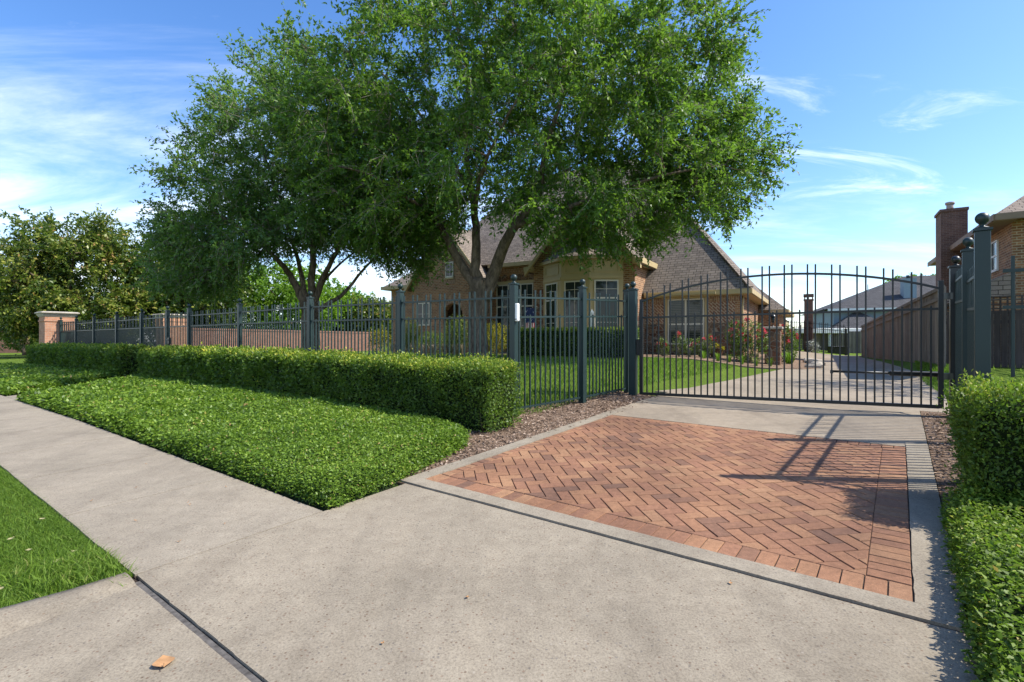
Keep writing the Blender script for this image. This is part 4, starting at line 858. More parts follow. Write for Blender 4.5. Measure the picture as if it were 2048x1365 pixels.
# gable block with bay
gx0, gx1, gy = -9.17, -4.10, -1.5; gm = (gx0+gx1)/2; eh = 4.45; pk = 7.45
hp('wall', MB().prism([(gx0, gy, -.6), (gx1, gy, -.6), (gx1, gy, eh), (gm, gy, pk), (gx0, gy, eh)], (0, 5, 0)), M['brick'])
def gable_roof(x0, x1, xm, ye, eh, pk, y0, y1, oh=.35):
    s_ = (pk-eh)/(xm-x0); z_e = eh-oh*s_
    slab([(x0-oh, y0, z_e+.06), (xm, y0, pk+.06), (xm, y1, pk+.06), (x0-oh, y1, z_e+.06)]).build('roof', M['shingle'], hs, local=True)
    slab([(x1+oh, y0, z_e+.06), (xm, y0, pk+.06), (xm, y1, pk+.06), (x1+oh, y1, z_e+.06)]).build('roof', M['shingle'], hs, local=True)
    f = MB()
    for xa in (x0-oh, x1+oh): f.prism([(xa, y0-.03, z_e+.05), (xm, y0-.03, pk+.05), (xm, y0-.03, pk-.17), (xa, y0-.03, z_e-.17)], (0, .16, 0))
    f.build('bargeboard', M['trim'], hs, local=True)
gable_roof(gx0, gx1, gm, gy, eh, pk, gy-.3, 4.5)
hp('eave_return', MB().box(gx1-.02, gx1+.42, gy-.28, 1.2, eh-.36, eh-.12), M['trim']); hp('eave_return', MB().box(gx0-.42, gx0+.02, gy-.28, 1.0, eh-.36, eh-.12), M['trim'])
hp('stone_base', MB().box(gx1-.72, gx1+.03, gy-.03, gy+.4, -.6, 3.0).box(gx0-.03, gx0+.55, gy-.03, gy+.4, -.6, 3.2), M['stone'])
bay_p = [(-8.62, -1.52), (-7.3, -2.32), (-5.9, -2.32), (-4.62, -1.52)]
by = hp('bay_window', MB().prism([(x, y, -.6) for x, y in bay_p]+[(-4.62, -1.45, -.6), (-8.62, -1.45, -.6)], (0, 0, 4.95)), M['trim'])
b = MB().prism([(-8.85, -1.5, 4.36), (-7.36, -2.52, 4.36), (-5.84, -2.52, 4.36), (-4.42, -1.5, 4.36)], (0, 0, .14)); b.build('bay_fascia', M['trim'], by, local=True)
b = MB(); top = (gm, -1.45, 5.6); P4 = [(-8.9, -1.48, 4.51), (-7.36, -2.56, 4.51), (-5.84, -2.56, 4.51), (-4.36, -1.48, 4.51)]
b.add(P4+[(-7.0, -1.45, 5.5), (-6.1, -1.45, 5.5)], [(0, 1, 4), (1, 2, 5, 4), (2, 3, 5), (0, 4, 5, 3), (0, 3, 2, 1)]); b.build('bay_roof', M['shingle'], by, local=True)
for i in range(3):
    a, c = Vector(bay_p[i]), Vector(bay_p[i+1]); L = (c-a).length; wd = {0: 1.05, 1: 1.02, 2: 1.08}[i]; m0 = (L-wd)/2
    window(by, (a, (c-a)), m0, m0+wd, .45, 3.42, 1, (2.62,), (2, 1 if i == 9 else 2)); n_ = Vector(((c-a).y, -(c-a).x)).normalized()
    pl = MB(); pl.obox((a+c)/2+n_*.015, c-a, L/2-.005, .03, 3.50, 3.62); pl.obox((a+c)/2+n_*.012, c-a, L/2-.2, .02, 3.78, 3.84); pl.obox((a+c)/2+n_*.012, c-a, L/2-.2, .02, 4.20, 4.26)
    for k in (.22, L-.22): q = a+(c-a).normalized()*k; pl.obox(q+n_*.012, c-a, .03, .02, 3.842, 4.198)
    pl.build('panel_moulding', M['trim'], by, local=True)
# centre: tall window with stone arch
window(hs, ((0, 0), (1, 0)), -12.3, -10.0, .5, 3.75, 3, (2.55,), (2, 2))
hp('window_header', MB().box(-12.42, -9.9, -.06, .02, 3.76, 3.92), M['trim']); 
b = MB()
for i in range(6): x = -12.2+i*.42; b.lathe((x+.0, 0, 4.0), [(.01, 0)], 3) if False else b.prism([(x-.17, -.03, 3.95+.02), (x+.15, -.03, 3.95), (x+.18, -.03, 4.18), (x+.05, -.03, 4.27), (x-.14, -.03, 4.24), (x-.19, -.03, 4.1)], (0, .06, 0))
b.build('stone_lintel', M['stone'], hs, local=True)
hp('soldier_course', MB().box(-12.44, -9.2, -.012, .05, 4.36, 4.6), M['soldier']); hp('fascia', MB().box(-12.6, -9.4, -.46, -.41, 4.66, 4.86), M['trim']); hp('soffit', MB().box(-12.6, -9.4, -.405, .0, 4.68, 4.72), M['trim'])
# left gable with arched entry
lx0, lx1, ly = -17.57, -12.47, -1.0; lm = (lx0+lx1)/2; eh2 = 4.05; pk2 = 7.2; ac = -14.55; ar = .68; sp = 2.1
poly = [(lx0, ly, -.6), (ac-ar, ly, -.6), (ac-ar, ly, sp)]+[(ac-ar*math.cos(math.pi*k/12), ly, sp+ar*math.sin(math.pi*k/12)) for k in range(1, 12)]+[(ac+ar, ly, sp), (ac+ar, ly, -.6), (lx1, ly, -.6), (lx1, ly, eh2), (lm, ly, pk2), (lx0, ly, eh2)]
hp('wall', MB().prism(poly, (0, .35, 0)), M['brick'])
hp('wall', MB().box(lx0, lx1, .6, 4, -.6, eh2).box(lx1-.2, lx1-.001, -.65, .6, -.6, eh2).box(lx0+.001, lx0+.2, -.65, .6, -.6, eh2), M['brick'])
dr = hp('door', MB().box(ac-.6, ac+.6, .50, .598, -.1, 2.5), M['door']); MB().box(ac+.4, ac+.46, .47, .5, .9, 1.2).build('handle', M['black'], dr, local=True)
b = MB()
for k in range(17):
    a0 = math.pi*k/17+.012; a1 = math.pi*(k+1)/17-.012; b.prism([(ac-r_*math.cos(a_), ly-.022, sp+r_*math.sin(a_)) for r_, a_ in ((ar+.01, a0), (ar+.45, a0), (ar+.45, a1), (ar+.01, a1))], (0, .06, 0))
b.build('arch_surround', M['soldier'], hs, local=True)
gable_roof(lx0, lx1, lm, ly, eh2, pk2, ly-.3, 4)
window(hs, ((0, ly), (1, 0)), -15.05, -14.5, 4.25, 5.1, 1, (), (2, 2)); hp('window_sill', MB().box(-15.1, -14.45, ly-.08, ly, 4.14, 4.225), M['trim']); hp('soldier_course', MB().box(-15.15, -14.4, ly-.012, ly+.05, 3.86, 4.13), M['soldier'])
window(hs, ((0, ly), (1, 0)), -17.2, -16.2, 1.6, 2.9, 2, (), (1, 2))
# left wing
hp('wall', MB().box(-20.0, -17.58, -.2, 8, -.6, 4.0), M['brick'])
slab([(-20.4, -.6, 4.02), (-20.4, 8.4, 4.02), (-18.6, 4.2, 6.4), (-18.6, 3.4, 6.4)]).build('roof', M['shingle'], hs, local=True); slab([(-20.4, -.6, 4.02), (-17.0, -.6, 4.02), (-16.6, 3.4, 6.4), (-18.6, 3.4, 6.4)]).build('roof', M['shingle'], hs, local=True)
hp('fascia', MB().box(-20.44, -17.5, -.66, -.61, 3.86, 4.05).box(-20.46, -20.41, -.6, 8.4, 3.86, 4.05), M['trim']); hp('soffit', MB().box(-20.4, -17.6, -.6, -.201, 3.86, 3.9), M['trim'])
# rear wing
hp('wall', MB().box(-3.5, 1.0, 7.2, 13, -.6, 2.3), M['brick']); slab([(1.4, 6.9, 2.36), (1.4, 13.4, 2.36), (-1.6, 10.2, 5.0), (-1.6, 9.9, 5.0)]).build('roof', M['shingle'], hs, local=True); slab([(1.4, 6.9, 2.36), (-3.6, 6.9, 2.36), (-3.6, 9.9, 5.0), (-1.6, 9.9, 5.0)]).build('roof', M['shingle'], hs, local=True)
hp('fascia', MB().box(.6, 1.42, 6.83, 6.88, 2.18, 2.37).box(1.41, 1.46, 6.89, 13.4, 2.18, 2.37), M['trim']); hp('soffit', MB().box(.5, 1.4, 6.9, 7.19, 2.16, 2.19).box(1.002, 1.4, 7.2, 13, 2.16, 2.19), M['trim'])
# bed in front of the house
def hpoly(*p): return [hloc(*q) for q in p]
sheet('mulch_bed', hpoly((3.0, -2.2), (2.4, -3.6), (.5, -4.3), (-3, -4.3), (-4.5, -4.2), (-8, -4.6), (-12, -4.4), (-17, -4.4), (-21, -3), (-21, -.2), (-4, -.1), (0, 0), (.1, 6), (3, 4)), .015, M['mulch'], .5, .05)

# ------------------------------------------------------------ planting round the house
def shrub(name, label, c, r, m, n, L, flowers=0, group=None, tb=.45, z=None, lumps=5, seed=1, cat='shrub', trans=None, wr=.3):
    rg = np.random.default_rng(seed); zb = g(*c) if z is None else z; o = empty(name, (c[0], c[1], zb), label, cat, group); P = []; Nn = []
    ls = [(np.array((0, 0, r[2])), np.array(r))]+[(np.array((rg.normal(0, .45)*r[0], rg.normal(0, .45)*r[1], r[2]*rg.uniform(.6, 1.45))), np.array(r)*rg.uniform(.35, .6)) for _ in range(lumps)]
    for c_, r_ in ls:
        k = int(n*(r_[0]*r_[2])/(r[0]*r[2])/ (1+lumps*.2)); v = unit(rg.normal(0, 1, (k, 3))); P.append(c_+v*r_*rg.uniform(.72, 1.05, (k, 1))); Nn.append(v)
    P = np.concatenate(P)+np.array((c[0], c[1], zb)); Nn = np.concatenate(Nn); k = P[:, 2] > zb+.02; P = P[k]; Nn = Nn[k]; n_ = len(P)
    A = unit(Nn*.6+rg.normal(0, .7, (n_, 3))); N2 = unit(Nn+rg.normal(0, .6, (n_, 3))); Ls = L*rg.uniform(.6, 1.3, n_); V, F = leaf_arrays(P, A, N2, Ls, Ls*wr)
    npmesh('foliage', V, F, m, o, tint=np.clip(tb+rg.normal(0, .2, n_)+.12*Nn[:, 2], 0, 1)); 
    for k in range(4):
        a = k*1.57; st_ = MB(); st_.tube([(c[0], c[1], zb-.05), (c[0]+math.cos(a)*r[0]*.3, c[1]+math.sin(a)*r[1]*.3, zb+r[2]*.7), (c[0]+math.cos(a)*r[0]*.6, c[1]+math.sin(a)*r[1]*.6, zb+r[2]*1.4)], [.02, .014, .006], 5); st_.build('stem', M['twig'], o)
    if flowers:
        up = P[rg.choice(np.where(P[:, 2] > zb+r[2]*1.0)[0], flowers)]; pp = []; aa = []
        for f in up: k = 14; v = unit(rg.normal(0, 1, (k, 3))+np.array((0, 0, .4))); pp.append(f+np.array((0, 0, .05))+v*.02); aa.append(v)
        pp = np.concatenate(pp); aa = np.concatenate(aa); q = len(pp); V, F = leaf_arrays(pp, aa, unit(rg.normal(0, 1, (q, 3))), np.full(q, .075), np.full(q, .034)); npmesh('blossom', V, F, M['petal'], o, tint=rg.random(q))
    return o
def at(x, Y): return ((x-1024)/1024*Y, Y)
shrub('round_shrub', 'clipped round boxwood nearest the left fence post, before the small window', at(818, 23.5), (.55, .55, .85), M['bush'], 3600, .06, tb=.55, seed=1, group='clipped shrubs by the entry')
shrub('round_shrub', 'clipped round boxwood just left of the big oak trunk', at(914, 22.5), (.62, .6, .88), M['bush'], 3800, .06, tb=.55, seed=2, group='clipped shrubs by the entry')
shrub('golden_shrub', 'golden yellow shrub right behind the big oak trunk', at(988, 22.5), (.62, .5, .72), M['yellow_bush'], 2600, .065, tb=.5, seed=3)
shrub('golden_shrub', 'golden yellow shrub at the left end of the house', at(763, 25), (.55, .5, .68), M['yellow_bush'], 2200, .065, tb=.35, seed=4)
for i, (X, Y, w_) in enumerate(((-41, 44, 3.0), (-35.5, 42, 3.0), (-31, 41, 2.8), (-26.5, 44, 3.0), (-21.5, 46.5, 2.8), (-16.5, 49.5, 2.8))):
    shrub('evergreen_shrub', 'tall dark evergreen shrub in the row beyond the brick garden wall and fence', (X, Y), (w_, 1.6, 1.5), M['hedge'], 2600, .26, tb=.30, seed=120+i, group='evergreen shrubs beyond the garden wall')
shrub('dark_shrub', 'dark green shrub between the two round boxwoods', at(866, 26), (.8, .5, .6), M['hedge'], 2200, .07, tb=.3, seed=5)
# inner hedge before the bay
def line_hedge(label, a, b_, wd, h, n, m):
    o = empty('hedge', (*a, g(*a)), label, 'hedge'); d = Vector((b_[0]-a[0], b_[1]-a[1])); L = d.length; ax = d.normalized(); nr = Vector((-ax.y, ax.x)); z = g((a[0]+b_[0])/2, (a[1]+b_[1])/2)
    b = MB(); b.obox(((a[0]+b_[0])/2, (a[1]+b_[1])/2), d, L/2-.06, wd/2-.06, z-.1, z+h-.06); b.build('shade_core', M['core'], o)  # dark box behind the leaf shell, painted as inner shade
    P = []; Nn = []; tp = []
    for k, (fn, nn) in enumerate((((lambda u, v: (u, v*wd-wd/2, h+0*u)), (0, 0, 1)), ((lambda u, v: (u, -wd/2+0*u, v*h)), (-nr.x, -nr.y, .1)), ((lambda u, v: (0*u if True else u, v*wd-wd/2, u/L*h)), (-ax.x, -ax.y, .1)), ((lambda u, v: (L+0*u, v*wd-wd/2, u/L*h)), (ax.x, ax.y, .1)))):
        q = int(n*(1 if k < 2 else .15)); u = rng.random(q)*L; v = rng.random(q); uu, vv, zz_ = fn(u, v)
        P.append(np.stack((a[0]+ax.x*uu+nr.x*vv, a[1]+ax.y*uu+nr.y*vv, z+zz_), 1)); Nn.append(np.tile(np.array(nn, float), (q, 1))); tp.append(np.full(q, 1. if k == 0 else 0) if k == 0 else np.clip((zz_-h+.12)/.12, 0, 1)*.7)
    shell_leaves(np.concatenate(P), unit(np.concatenate(Nn)), .06, m, 'foliage', o, np.concatenate(tp)); return o
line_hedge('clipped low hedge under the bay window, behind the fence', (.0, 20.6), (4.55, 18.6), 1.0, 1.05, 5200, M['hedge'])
rl = ['sparse rose with pale leaves at the left corner of the shuttered window', 'red rose standing before the left half of the shuttered window', 'low rose with white-edged leaves under the shuttered window', 'pink rose at the right half of the shuttered window', 'leggy red rose right of the shuttered window']
for i, (x, Y, h_) in enumerate(((1325, 20.6, .62), (1358, 20.2, .80), (1378, 20.0, .62), (1400, 20.0, .62), (1418, 20.0, .74))):
    shrub('rose_bush', rl[i], at(x, Y), (.24, .22, h_*.62), M['rose'], 520, .06, flowers=(3 if i != 2 else 1), group='roses under the window', seed=50+i, tb=.62, lumps=3)
shrub('flowering_shrub', 'big red-flowered shrub left of the stone pillar', at(1498, 19.4), (.66, .6, .80), M['rose'], 3400, .075, flowers=30, seed=60, tb=.5)
shrub('flowering_shrub', 'red-flowered shrub right of the stone pillar beside the driveway', at(1574, 21.5), (.50, .5, .78), M['rose'], 2000, .075, flowers=24, seed=61, tb=.5)
def tuft(name, label, c, r, h, n, m, group, seed, wd=.012):
    rg = np.random.default_rng(seed); z = g(*c); a = rg.uniform(0, 6.28, n); rr = rg.random(n)*.3*r; bx_ = np.stack((c[0]+np.cos(a)*rr, c[1]+np.sin(a)*rr, np.full(n, z)), 1); out = np.stack((np.cos(a), np.sin(a), 0*a), 1)
    hh = h*rg.uniform(.6, 1.15, n); m1 = bx_+out*(r*.4*rg.random(n))[:, None]+np.array((0, 0, 1))*hh[:, None]*.75; tp = m1+out*(r*rg.uniform(.2, .8, n))[:, None]+np.array((0, 0, .2))*hh[:, None]; sd_ = np.stack((-np.sin(a), np.cos(a), 0*a), 1)*wd/2
    V = np.stack((bx_-sd_, bx_+sd_, m1+sd_*.9, m1-sd_*.9, tp), 1).reshape(-1, 3); i = np.arange(n)[:, None]*5; F = np.concatenate((np.concatenate((i, i+1, i+2), 1), np.concatenate((i, i+2, i+3), 1), np.concatenate((i+3, i+2, i+4), 1)))
    o = npmesh(name, V, F, m, tint=np.tile(np.clip(rg.normal(.5, .22, n), 0, 1), 3)); return tag(o, label, 'plant', group)
for i, (x, Y) in enumerate(((1408, 19.2), (1436, 18.6), (1458, 18.6), (1484, 18.4), (1512, 18.2), (1540, 18.6))): tuft('daylily_clump', 'arching strap-leaved daylily clump in the mulch before the roses', at(x, Y), .22, .34, 60, M['maple'], 'daylily clumps in the mulch bed', 70+i)
tuft('daylily_clump', 'large bright daylily clump at the foot of the shrub right of the stone pillar', at(1578, 20.4), .42, .5, 160, M['maple'], 'daylily clumps in the mulch bed', 79, .02)
tuft('daylily_clump', 'bright strap-leaved tuft at the base of the gate hinge post', (GPR[0]-.12, GPR[1]-.62), .26, .36, 130, M['maple'], None, 80, .014)
tuft('daylily_clump', 'smaller strap-leaved tuft between the hinge post and the right hedge', (GPR[0]-.62, GPR[1]-1.25), .2, .26, 80, M['maple'], None, 81, .012)
for i, x in enumerate((785, 806, 826, 848, 868, 890, 908, 926)): tuft('ornamental_grass', 'buff feathery ornamental grass clump in a row before the entry', at(x, 21.8+(i % 2)*.3), .22, .5, 130, M['pink_grass'], 'ornamental grasses before the entry', 90+i, .016)
# stone lantern pier, edging stones
sp_ = at(1546, 19.6); o = empty('stone_pier', (*sp_, g(*sp_)), 'short rubble stone pier with flat cap beside the driveway', 'pier'); z = g(*sp_)
b = MB(); b.obox(sp_, (.856, -.518), .27, .27, z-.1, z+1.35); b.build('shaft', M['stone'], o, bevel=.02); b = MB(); b.obox(sp_, (.856, -.518), .34, .34, z+1.352, z+1.45); b.build('cap', M['cap_stone'], o, bevel=.02)
zc = z+1.451; o = empty('lantern', (sp_[0], sp_[1], zc), 'black carriage lantern standing on the stone pier', 'lantern')
b = MB(); b.lathe((sp_[0], sp_[1], zc), [(.06, 0), (.06, .02), (.018, .04), (.018, .14), (.05, .16), (.07, .18)], 10); b.build('stem', M['black'], o)
b = MB(); b.lathe((sp_[0], sp_[1], zc+.18), [(.055, 0), (.085, .2)], 6); b.build('glass', M['glass'], o)
b = MB(); b.lathe((sp_[0], sp_[1], zc+.381), [(.12, 0), (.10, .03), (.05, .11), (.02, .13), (.03, .16), (.008, .22)], 8); b.build('roof', M['black'], o)
for i in range(13):
    k = i/12; x = 10.7+1.9*k+.3*math.sin(k*3); y = 18.2+3.6*k; b = MB(); n = 7; hgt = .13+random.random()*.07; vs = []
    for zz_, sc_ in ((-.08, 1), (hgt*.6, 1.02), (hgt, .75)):
        for j in range(n): a = 6.283*j/n; r_ = (.19+.05*math.sin(j*2.3+i))*sc_; vs.append((x+math.cos(a)*r_*1.25, y+math.sin(a)*r_, g(x, y)+zz_+random.gauss(0, .008)))
    b.add(vs, [(q*n+j, q*n+(j+1) % n, q*n+n+(j+1) % n, q*n+n+j) for q in range(2) for j in range(n)]+[tuple(range(2*n, 3*n)), tuple(range(n-1, -1, -1))])
    tag(b.build('edging_stone', M['cap_stone']), 'pale rough edging stone curving round the mulch bed', 'stone', 'edging stones of the mulch bed')
# flower planter, white post, flag
p = at(1432, 20.4); o = empty('flower_pot', (*p, g(*p)), 'brown bowl planter with orange flowers right of the shuttered window', 'planter'); z = g(*p)
b = MB(); b.lathe((*p, z), [(.15, 0), (.2, .05), (.27, .3), (.3, .34), (.3, .38), (.26, .38)], 16); b.build('bowl', plain('terracotta', (.18, .075, .04), .7), o)
k = 160; v = unit(rng.normal(0, 1, (k, 3))); V, F = leaf_arrays(np.array((*p, z+.38))+v*np.array((.26, .26, .14)), v, unit(rng.normal(0, 1, (k, 3))), np.full(k, .09), np.full(k, .035)); npmesh('blossom', V, F, M['yellow_bush'], o, tint=rng.random(k))
p = at(1184, 20.2); z = g(*p); o = empty('garden_post', (*p, z), 'white garden post with pointed cap standing in the low hedge', 'post')
b = MB(); b.obox(p, (.86, -.51), .055, .055, z, z+1.72); b.build('shaft', M['white'], o, bevel=.004)
b = MB(); h4 = .075; zt_ = z+1.722; b.add([(p[0]-h4, p[1]-h4, zt_), (p[0]+h4, p[1]-h4, zt_), (p[0]+h4, p[1]+h4, zt_), (p[0]-h4, p[1]+h4, zt_), (p[0], p[1], zt_+.15)], [(3, 2, 1, 0), (0, 1, 4), (1, 2, 4), (2, 3, 4), (3, 0, 4)]); b.build('cap', M['white'], o)
def flagmat():
    q = NM('flag_cloth'); v = q.coord('Generated'); sx = q.n('ShaderNodeSeparateXYZ'); q.l(v, sx.inputs[0])
    wv = q.n('ShaderNodeMath', operation='MULTIPLY'); q.l(sx.outputs[0], wv.inputs[0]); wv.inputs[1].default_value = 6.5; fr_ = q.n('ShaderNodeMath', operation='FRACT'); q.l(wv.outputs[0], fr_.inputs[0])
    st_ = q.ramp(fr_.outputs[0], [(.0, (.5, .03, .04)), (.5, (.75, .73, .7))], 'CONSTANT'); vo = q.n('ShaderNodeTexVoronoi'); vo.inputs['Scale'].default_value = 9; q.l(v, vo.inputs['Vector'])
    cn = q.ramp(vo.outputs['Distance'], [(.0, (.8, .8, .8)), (.22, (.02, .035, .12))], 'CONSTANT'); f = q.ramp(sx.outputs[2], [(.0, (0, 0, 0)), (.46, (1, 1, 1))], 'CONSTANT')
    q.set(q.b, Base_Color=q.mix(f, st_, cn), Roughness=.8); return q.m
p = at(1050, 20.9); z = g(*p); o = empty('flag', (*p, z), 'hanging stars and stripes flag on a slim pole before the tall window', 'flag')
b = MB(); b.tube([(p[0], p[1], z), (p[0], p[1], z+2.05)], .014, 8); b.tube([(p[0], p[1], z+2.0), (p[0]+.5, p[1]-.1, z+2.0)], .01, 6); b.build('pole', M['iron_dark'], o)
vs = []; nx_, nz_ = 13, 12
for j in range(nz_+1):
    for i in range(nx_+1): a = i/nx_; zz_ = 1-j/nz_; wv = .03*math.sin(a*12+zz_*2)*(1.2-zz_); vs.append((p[0]+.03+.42*a*(.75+.25*zz_), p[1]-.1*a+wv, z+.85+1.13*zz_-.05*a))
b = MB(); b.add(vs, [(j*(nx_+1)+i, j*(nx_+1)+i+1, (j+1)*(nx_+1)+i+1, (j+1)*(nx_+1)+i) for j in range(nz_) for i in range(nx_)], True); b.build('cloth', flagmat(), o)

# ------------------------------------------------------------ wooden fences
def board_fence(name, label, a, b_, za, zb, h0, h1, m, bw=.14, cap=True, group=None):
    o = empty(name, (*a, za), label, 'fence', group); d = Vector((b_[0]-a[0], b_[1]-a[1])); L = d.length; n = int(L/bw); q = MB(); ax = d.normalized()
    for i in range(n):
        k = (i+.5)/n; x = a[0]+d.x*k; y = a[1]+d.y*k; z0 = min(za+(zb-za)*k, g(x, y))-.1; z1 = za+(zb-za)*k+h0+(h1-h0)*k+random.gauss(0, .008)
        q.obox((x, y), ax, L/n/2-.004, .009+random.random()*.012, z0, z1)
    q.build('board_panel', m, o)
    if cap:
        nr = Vector((ax.y, -ax.x)); r_ = MB()
        for dz in (-.02, -.28): r_.beam((a[0]-nr.x*.03, a[1]-nr.y*.03, za+h0+dz), (b_[0]-nr.x*.03, b_[1]-nr.y*.03, zb+h1+dz), .05, .09)
        r_.build('rail', m, o)
    return o
board_fence('wooden_fence', 'tall weathered board fence running back along the right of the driveway', (11.0, 13.0), (20.9, 30.6), .75, .5, 2.07, 1.8, M['wood'])
# dark trellis-topped fence behind the right hedge
a, b_ = (12.2, 14.6), (16.5, 11.4); o = board_fence('trellis_fence', 'dark trellis-topped board fence behind the iron fence at the right edge', a, b_, .6, .5, 1.62, 1.72, M['wood_dark'], cap=True)
q = MB(); d = Vector((b_[0]-a[0], b_[1]-a[1])); L = d.length
for i in range(int(L/.14)): k = i*.14/L; x, y = a[0]+d.x*k, a[1]+d.y*k; q.obox((x, y), d, .02, .012, 2.2, 2.62)
for z in (2.30, 2.42, 2.54, 2.63): q.beam((*a, z), (*b_, z), .03, .035)
q.build('trellis', M['wood_dark'], o)
# far end of the driveway
run('thin dark iron fence across the far end of the driveway', [(15.9, 32.2), (18.0, 32.0), (20.6, 31.6)], M['iron_dark'], npick_limit=0, posts_h=1.6, group='iron fences at the far end')
board_fence('board_fence', 'grey shaded board fence behind the far iron fence', (18.4, 39), (28.5, 36), .5, .5, 1.6, 1.6, M['wood'], group=None)
shrub('silver_shrub', 'silvery white-leaved shrub before the far iron fence', (18.6, 31.6), (.35, .3, .5), M['silver'], 500, .1, seed=101, z=.5)
p = (21.4, 33.6); o = empty('storage_box', (*p, .5), 'low dark storage box behind the far iron fence', 'box'); MB().obox(p, (1, -.1), .5, .35, .45, 1.0).build('bin', M['iron_dark'], o, bevel=.02); MB().obox(p, (1, -.1), .54, .39, 1.002, 1.07).build('lid', M['black'], o, bevel=.01)
o = empty('patio_cover', (24, 38, .5), 'white flat patio cover with slim posts behind the far fence', 'patio cover')
MB().box(20.6, 27.0, 37.2, 40.5, 1.98, 2.35).build('canopy', M['white'], o, bevel=.02)
for x in (23.2, 26.6): MB().box(x-.08, x+.08, 37.35, 37.5, .3, 1.978).build('post', M['white'], o)

# ------------------------------------------------------------ neighbouring buildings
def hip(parent, x0, x1, y0, y1, ez, pz, m, inset, rot=None):
    rxa, rxb = x0+inset, x1-inset; ym = (y0+y1)/2
    if rxb < rxa: rxa = rxb = (x0+x1)/2
    A, B, C, D = (x0, y0, ez), (x1, y0, ez), (x1, y1, ez), (x0, y1, ez); E_, F_ = (rxa, ym, pz), (rxb, ym, pz)
    b = MB(); b.add([A, B, C, D, E_, F_], [(0, 1, 5, 4), (1, 2, 5), (2, 3, 4, 5), (3, 0, 4), (3, 2, 1, 0)]); return b.build('roof', m, parent, local=True)
# detached garage / porch at the far left of the drive
gr = empty('garage', (13.9, 33.5, .5), 'low tan garage with beige porch post past the stone pier', 'garage', rz=TH)
MB().box(-6, 1.5, 3.2, 8, -.3, 2.3).build('wall', M['brick'], gr, local=True); hip(gr, -6.6, 3.4, -.3, 8.6, 2.35, 3.75, M['shingle'], 3.6)
MB().box(-6.5, 3.3, -.25, -.1, 2.0, 2.34).box(3.15, 3.32, -.099, 8.4, 2.0, 2.34).build('fascia', M['trim'], gr, local=True)
for x in (2.95, -.8): MB().box(x-.17, x+.17, .0, .34, -.3, 2.0).build('porch_post', M['trim'], gr, local=True)
MB().box(-6, -.97, .1, .3, -.3, 1.2).box(1.2, 2.75, .12, .2, -.3, 1.35).build('low_wall', M['wood'], gr, local=True)
window(gr, ((0, 3.2), (1, 0)), -1.4, .9, .9, 2.0, 2, (), (1, 1))
ch = MB().box(4.5, 4.98, 1.1, 1.6, -.4, 3.45).build('chimney', M['dark_brick'], gr, local=True)
MB().box(4.46, 5.02, 1.06, 1.64, 3.452, 3.54).box(4.5, 4.56, 1.1, 1.16, 3.541, 3.68).box(4.92, 4.98, 1.1, 1.16, 3.541, 3.68).box(4.71, 4.77, 1.1, 1.16, 3.541, 3.68).box(4.5, 4.56, 1.54, 1.6, 3.541, 3.68).box(4.92, 4.98, 1.54, 1.6, 3.541, 3.68).box(4.46, 5.02, 1.06, 1.64, 3.681, 3.86).build('chimney_cap', M['dark_brick'], ch, local=True)
# grey-roofed house far behind
ng = empty('grey_roof_house', (39, 52, .5), 'pale house with big dark grey roofs behind the fences', 'house', rz=R(-20))
MB().box(-5.5, 19, 0, 14, -.3, 4.3).build('wall', M['siding'], ng, local=True); hip(ng, -6.2, 20, -.7, 15, 4.3, 8.2, M['shingle_grey'], 9)
MB().box(-6.15, 20, -.74, -.66, 4.0, 4.29).build('fascia', M['white'], ng, local=True)
b = MB(); b.add([(-6.5, -3.2, 1.9), (-.4, -3.2, 1.9), (-.4, -.02, 1.9), (-6.5, -.02, 1.9), (-3.6, -.02, 3.95), (-3.2, -.02, 3.95)], [(0, 1, 5, 4), (1, 2, 5), (0, 4, 3), (3, 4, 5, 2), (3, 2, 1, 0)]); b.build('roof', M['shingle_grey'], ng, local=True)
MB().box(-6, -.8, -2.8, -.03, -.3, 1.88).build('wall', M['siding'], ng, local=True)
ch = MB().box(1.1, 2.2, 1.4, 2.4, 4.8, 7.4).build('chimney', M['siding'], ng, local=True); MB().tube([(1.65, 1.9, 7.4), (1.65, 1.9, 7.75)], .2, 10).build('flue', M['iron_dark'], ch, local=True)
MB().tube([(-1.5, 3.5, 5.8), (-1.5, 3.5, 7.1)], .05, 6).build('vent_pipe', M['siding'], ng, local=True)
window(ng, ((0, 0), (1, 0)), .6, 1.9, 2.2, 3.7, 1, (3.0,), (2, 2))
# right neighbour: brick, two storeys, big chimney
nb = empty('neighbour_house', (16.6, 17.0, .55), 'two storey brick house with tall side chimney at the right edge', 'house', rz=TH)
MB().box(0, 8, 0, 11, -.3, 5.0).build('wall', M['brick'], nb, local=True); hip(nb, -.55, 8.6, -.6, 11.6, 5.02, 8.6, M['shingle_brown'], 4.6)
MB().box(-.6, -.55, -.62, 11.6, 4.82, 5.03).box(-.55, 8.6, -.65, -.6, 4.82, 5.03).box(-.55, 0, -.6, 11.2, 4.80, 4.83).build('fascia', M['eave'], nb, local=True)
window(nb, ((0, 3.2), (0, -1)), .9, 1.7, 3.4, 4.5, 1, (3.95,), (2, 1), m=M['white'])
b = MB(); b.prism([(-.005, -.4, 3.15), (-1.5, -.4, 2.45), (-1.5, -.4, 2.35), (-.005, -.4, 2.35)], (0, 6.4, 0)); b.build('lower_roof', M['shingle_brown'], nb, local=True); MB().box(-1.56, -1.505, -.4, 6.0, 2.2, 2.47).build('fascia', M['eave'], nb, local=True); MB().box(-1.2, -.004, -.1, 5.6, -.3, 2.33).build('wall', M['brick'], nb, local=True)
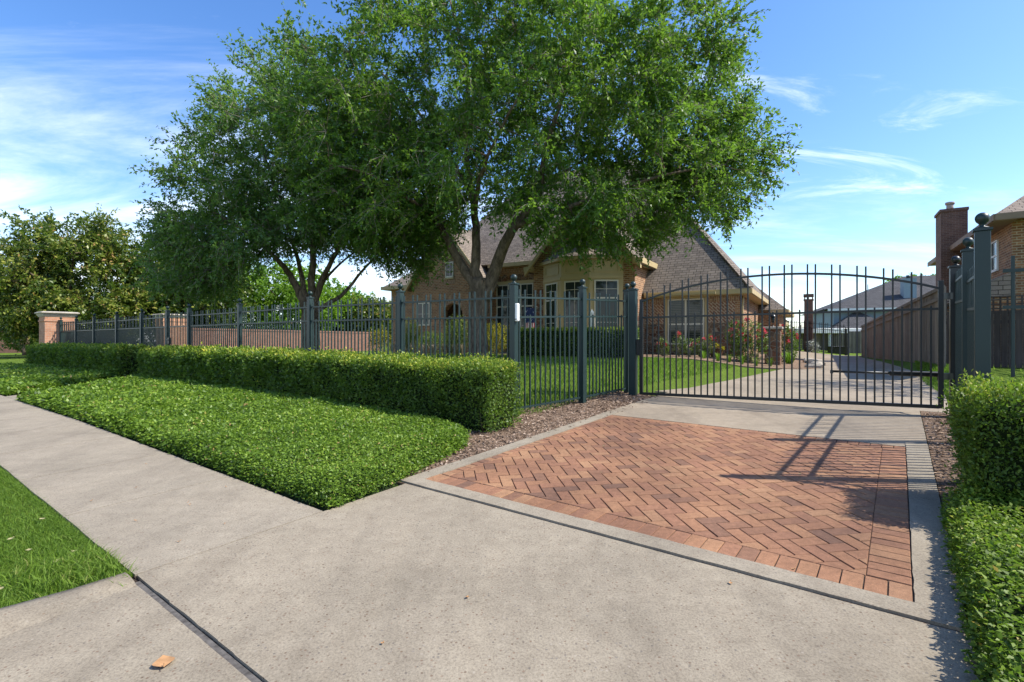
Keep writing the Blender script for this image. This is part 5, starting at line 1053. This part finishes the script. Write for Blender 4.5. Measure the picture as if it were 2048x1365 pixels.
ch = MB().box(-.9, .0, 6.0, 7.25, -.3, 6.55).build('chimney', M['dark_brick'], nb, local=True); MB().box(-.95, .03, 5.95, 7.3, 6.55, 6.67).build('chimney_cap', M['dark_brick'], ch, local=True); MB().tube([(-.5, 6.6, 6.67), (-.5, 6.6, 6.97)], .13, 12).tube([(-.5, 6.6, 6.97), (-.5, 6.6, 7.07)], .17, 12).build('flue', M['cap_stone'], ch, local=True)

# ------------------------------------------------------------ fallen leaves
def fallen(label, x, y, L, m, ang, curl=.25, group=None):
    vs = []; fs = []; n = 7; z = g(x, y)+.006
    for i in range(n+1):
        k = i/n; wd = L*.43*math.sin(math.pi*min(1, k*.97+.03))**1.05*(1.25-.55*k)
        for j in (-1, -.5, 0, .5, 1): u = (k-.5)*L; v = wd*j; vs.append((u, v, abs(j)*curl*wd*.7+.02*L*math.sin(k*7)+(k-.5)**2*L*curl))
    fs = [(i*5+j, i*5+j+1, i*5+6+j, i*5+5+j) for i in range(n) for j in range(4)]
    b = MB(); ca, sa = math.cos(ang), math.sin(ang); b.add([(x+u*ca-v*sa, y+u*sa+v*ca, z+w_) for u, v, w_ in vs], fs, True)
    b.tube([(x-L*.66*ca, y-L*.66*sa, z+.006), (x-L*.46*ca, y-L*.46*sa, z+.012)], .0022, 4); return tag(b.build('fallen_leaf', m), label, 'leaf', group)
fallen('large tan dry leaf lying alone on the concrete near the joint', -1.47, 2.16, .095, M['dry_leaf'], 2.2, .03)
for i in range(13):
    s = random.uniform(.2, .98); t = random.uniform(3.7, 5.6); x, y = ST(s, t); fallen('pale dry leaf lying on the clipped verge grass', x, y, random.uniform(.03, .05), M['pale_leaf'], random.random()*6.28, .5, 'dry leaves on the verge')
for i in range(9):
    s = random.uniform(1.1, 2.15); t = random.uniform(3.7, 6.5); x, y = ST(s, t); fallen('tiny brown leaf scrap on the sidewalk slabs', x, y, random.uniform(.012, .022), M['dry_leaf'], random.random()*6.28, .5, 'leaf scraps on the sidewalk')
for i in range(16):
    s = random.uniform(1.2, 6.8); t = random.uniform(.1, 3.3); x, y = ST(s, t); fallen('tiny leaf scrap lying loose on the driveway paving', x, y, random.uniform(.012, .026), M['dry_leaf'] if i % 3 else M['pale_leaf'], random.random()*6.28, .5, 'leaf scraps on the driveway')
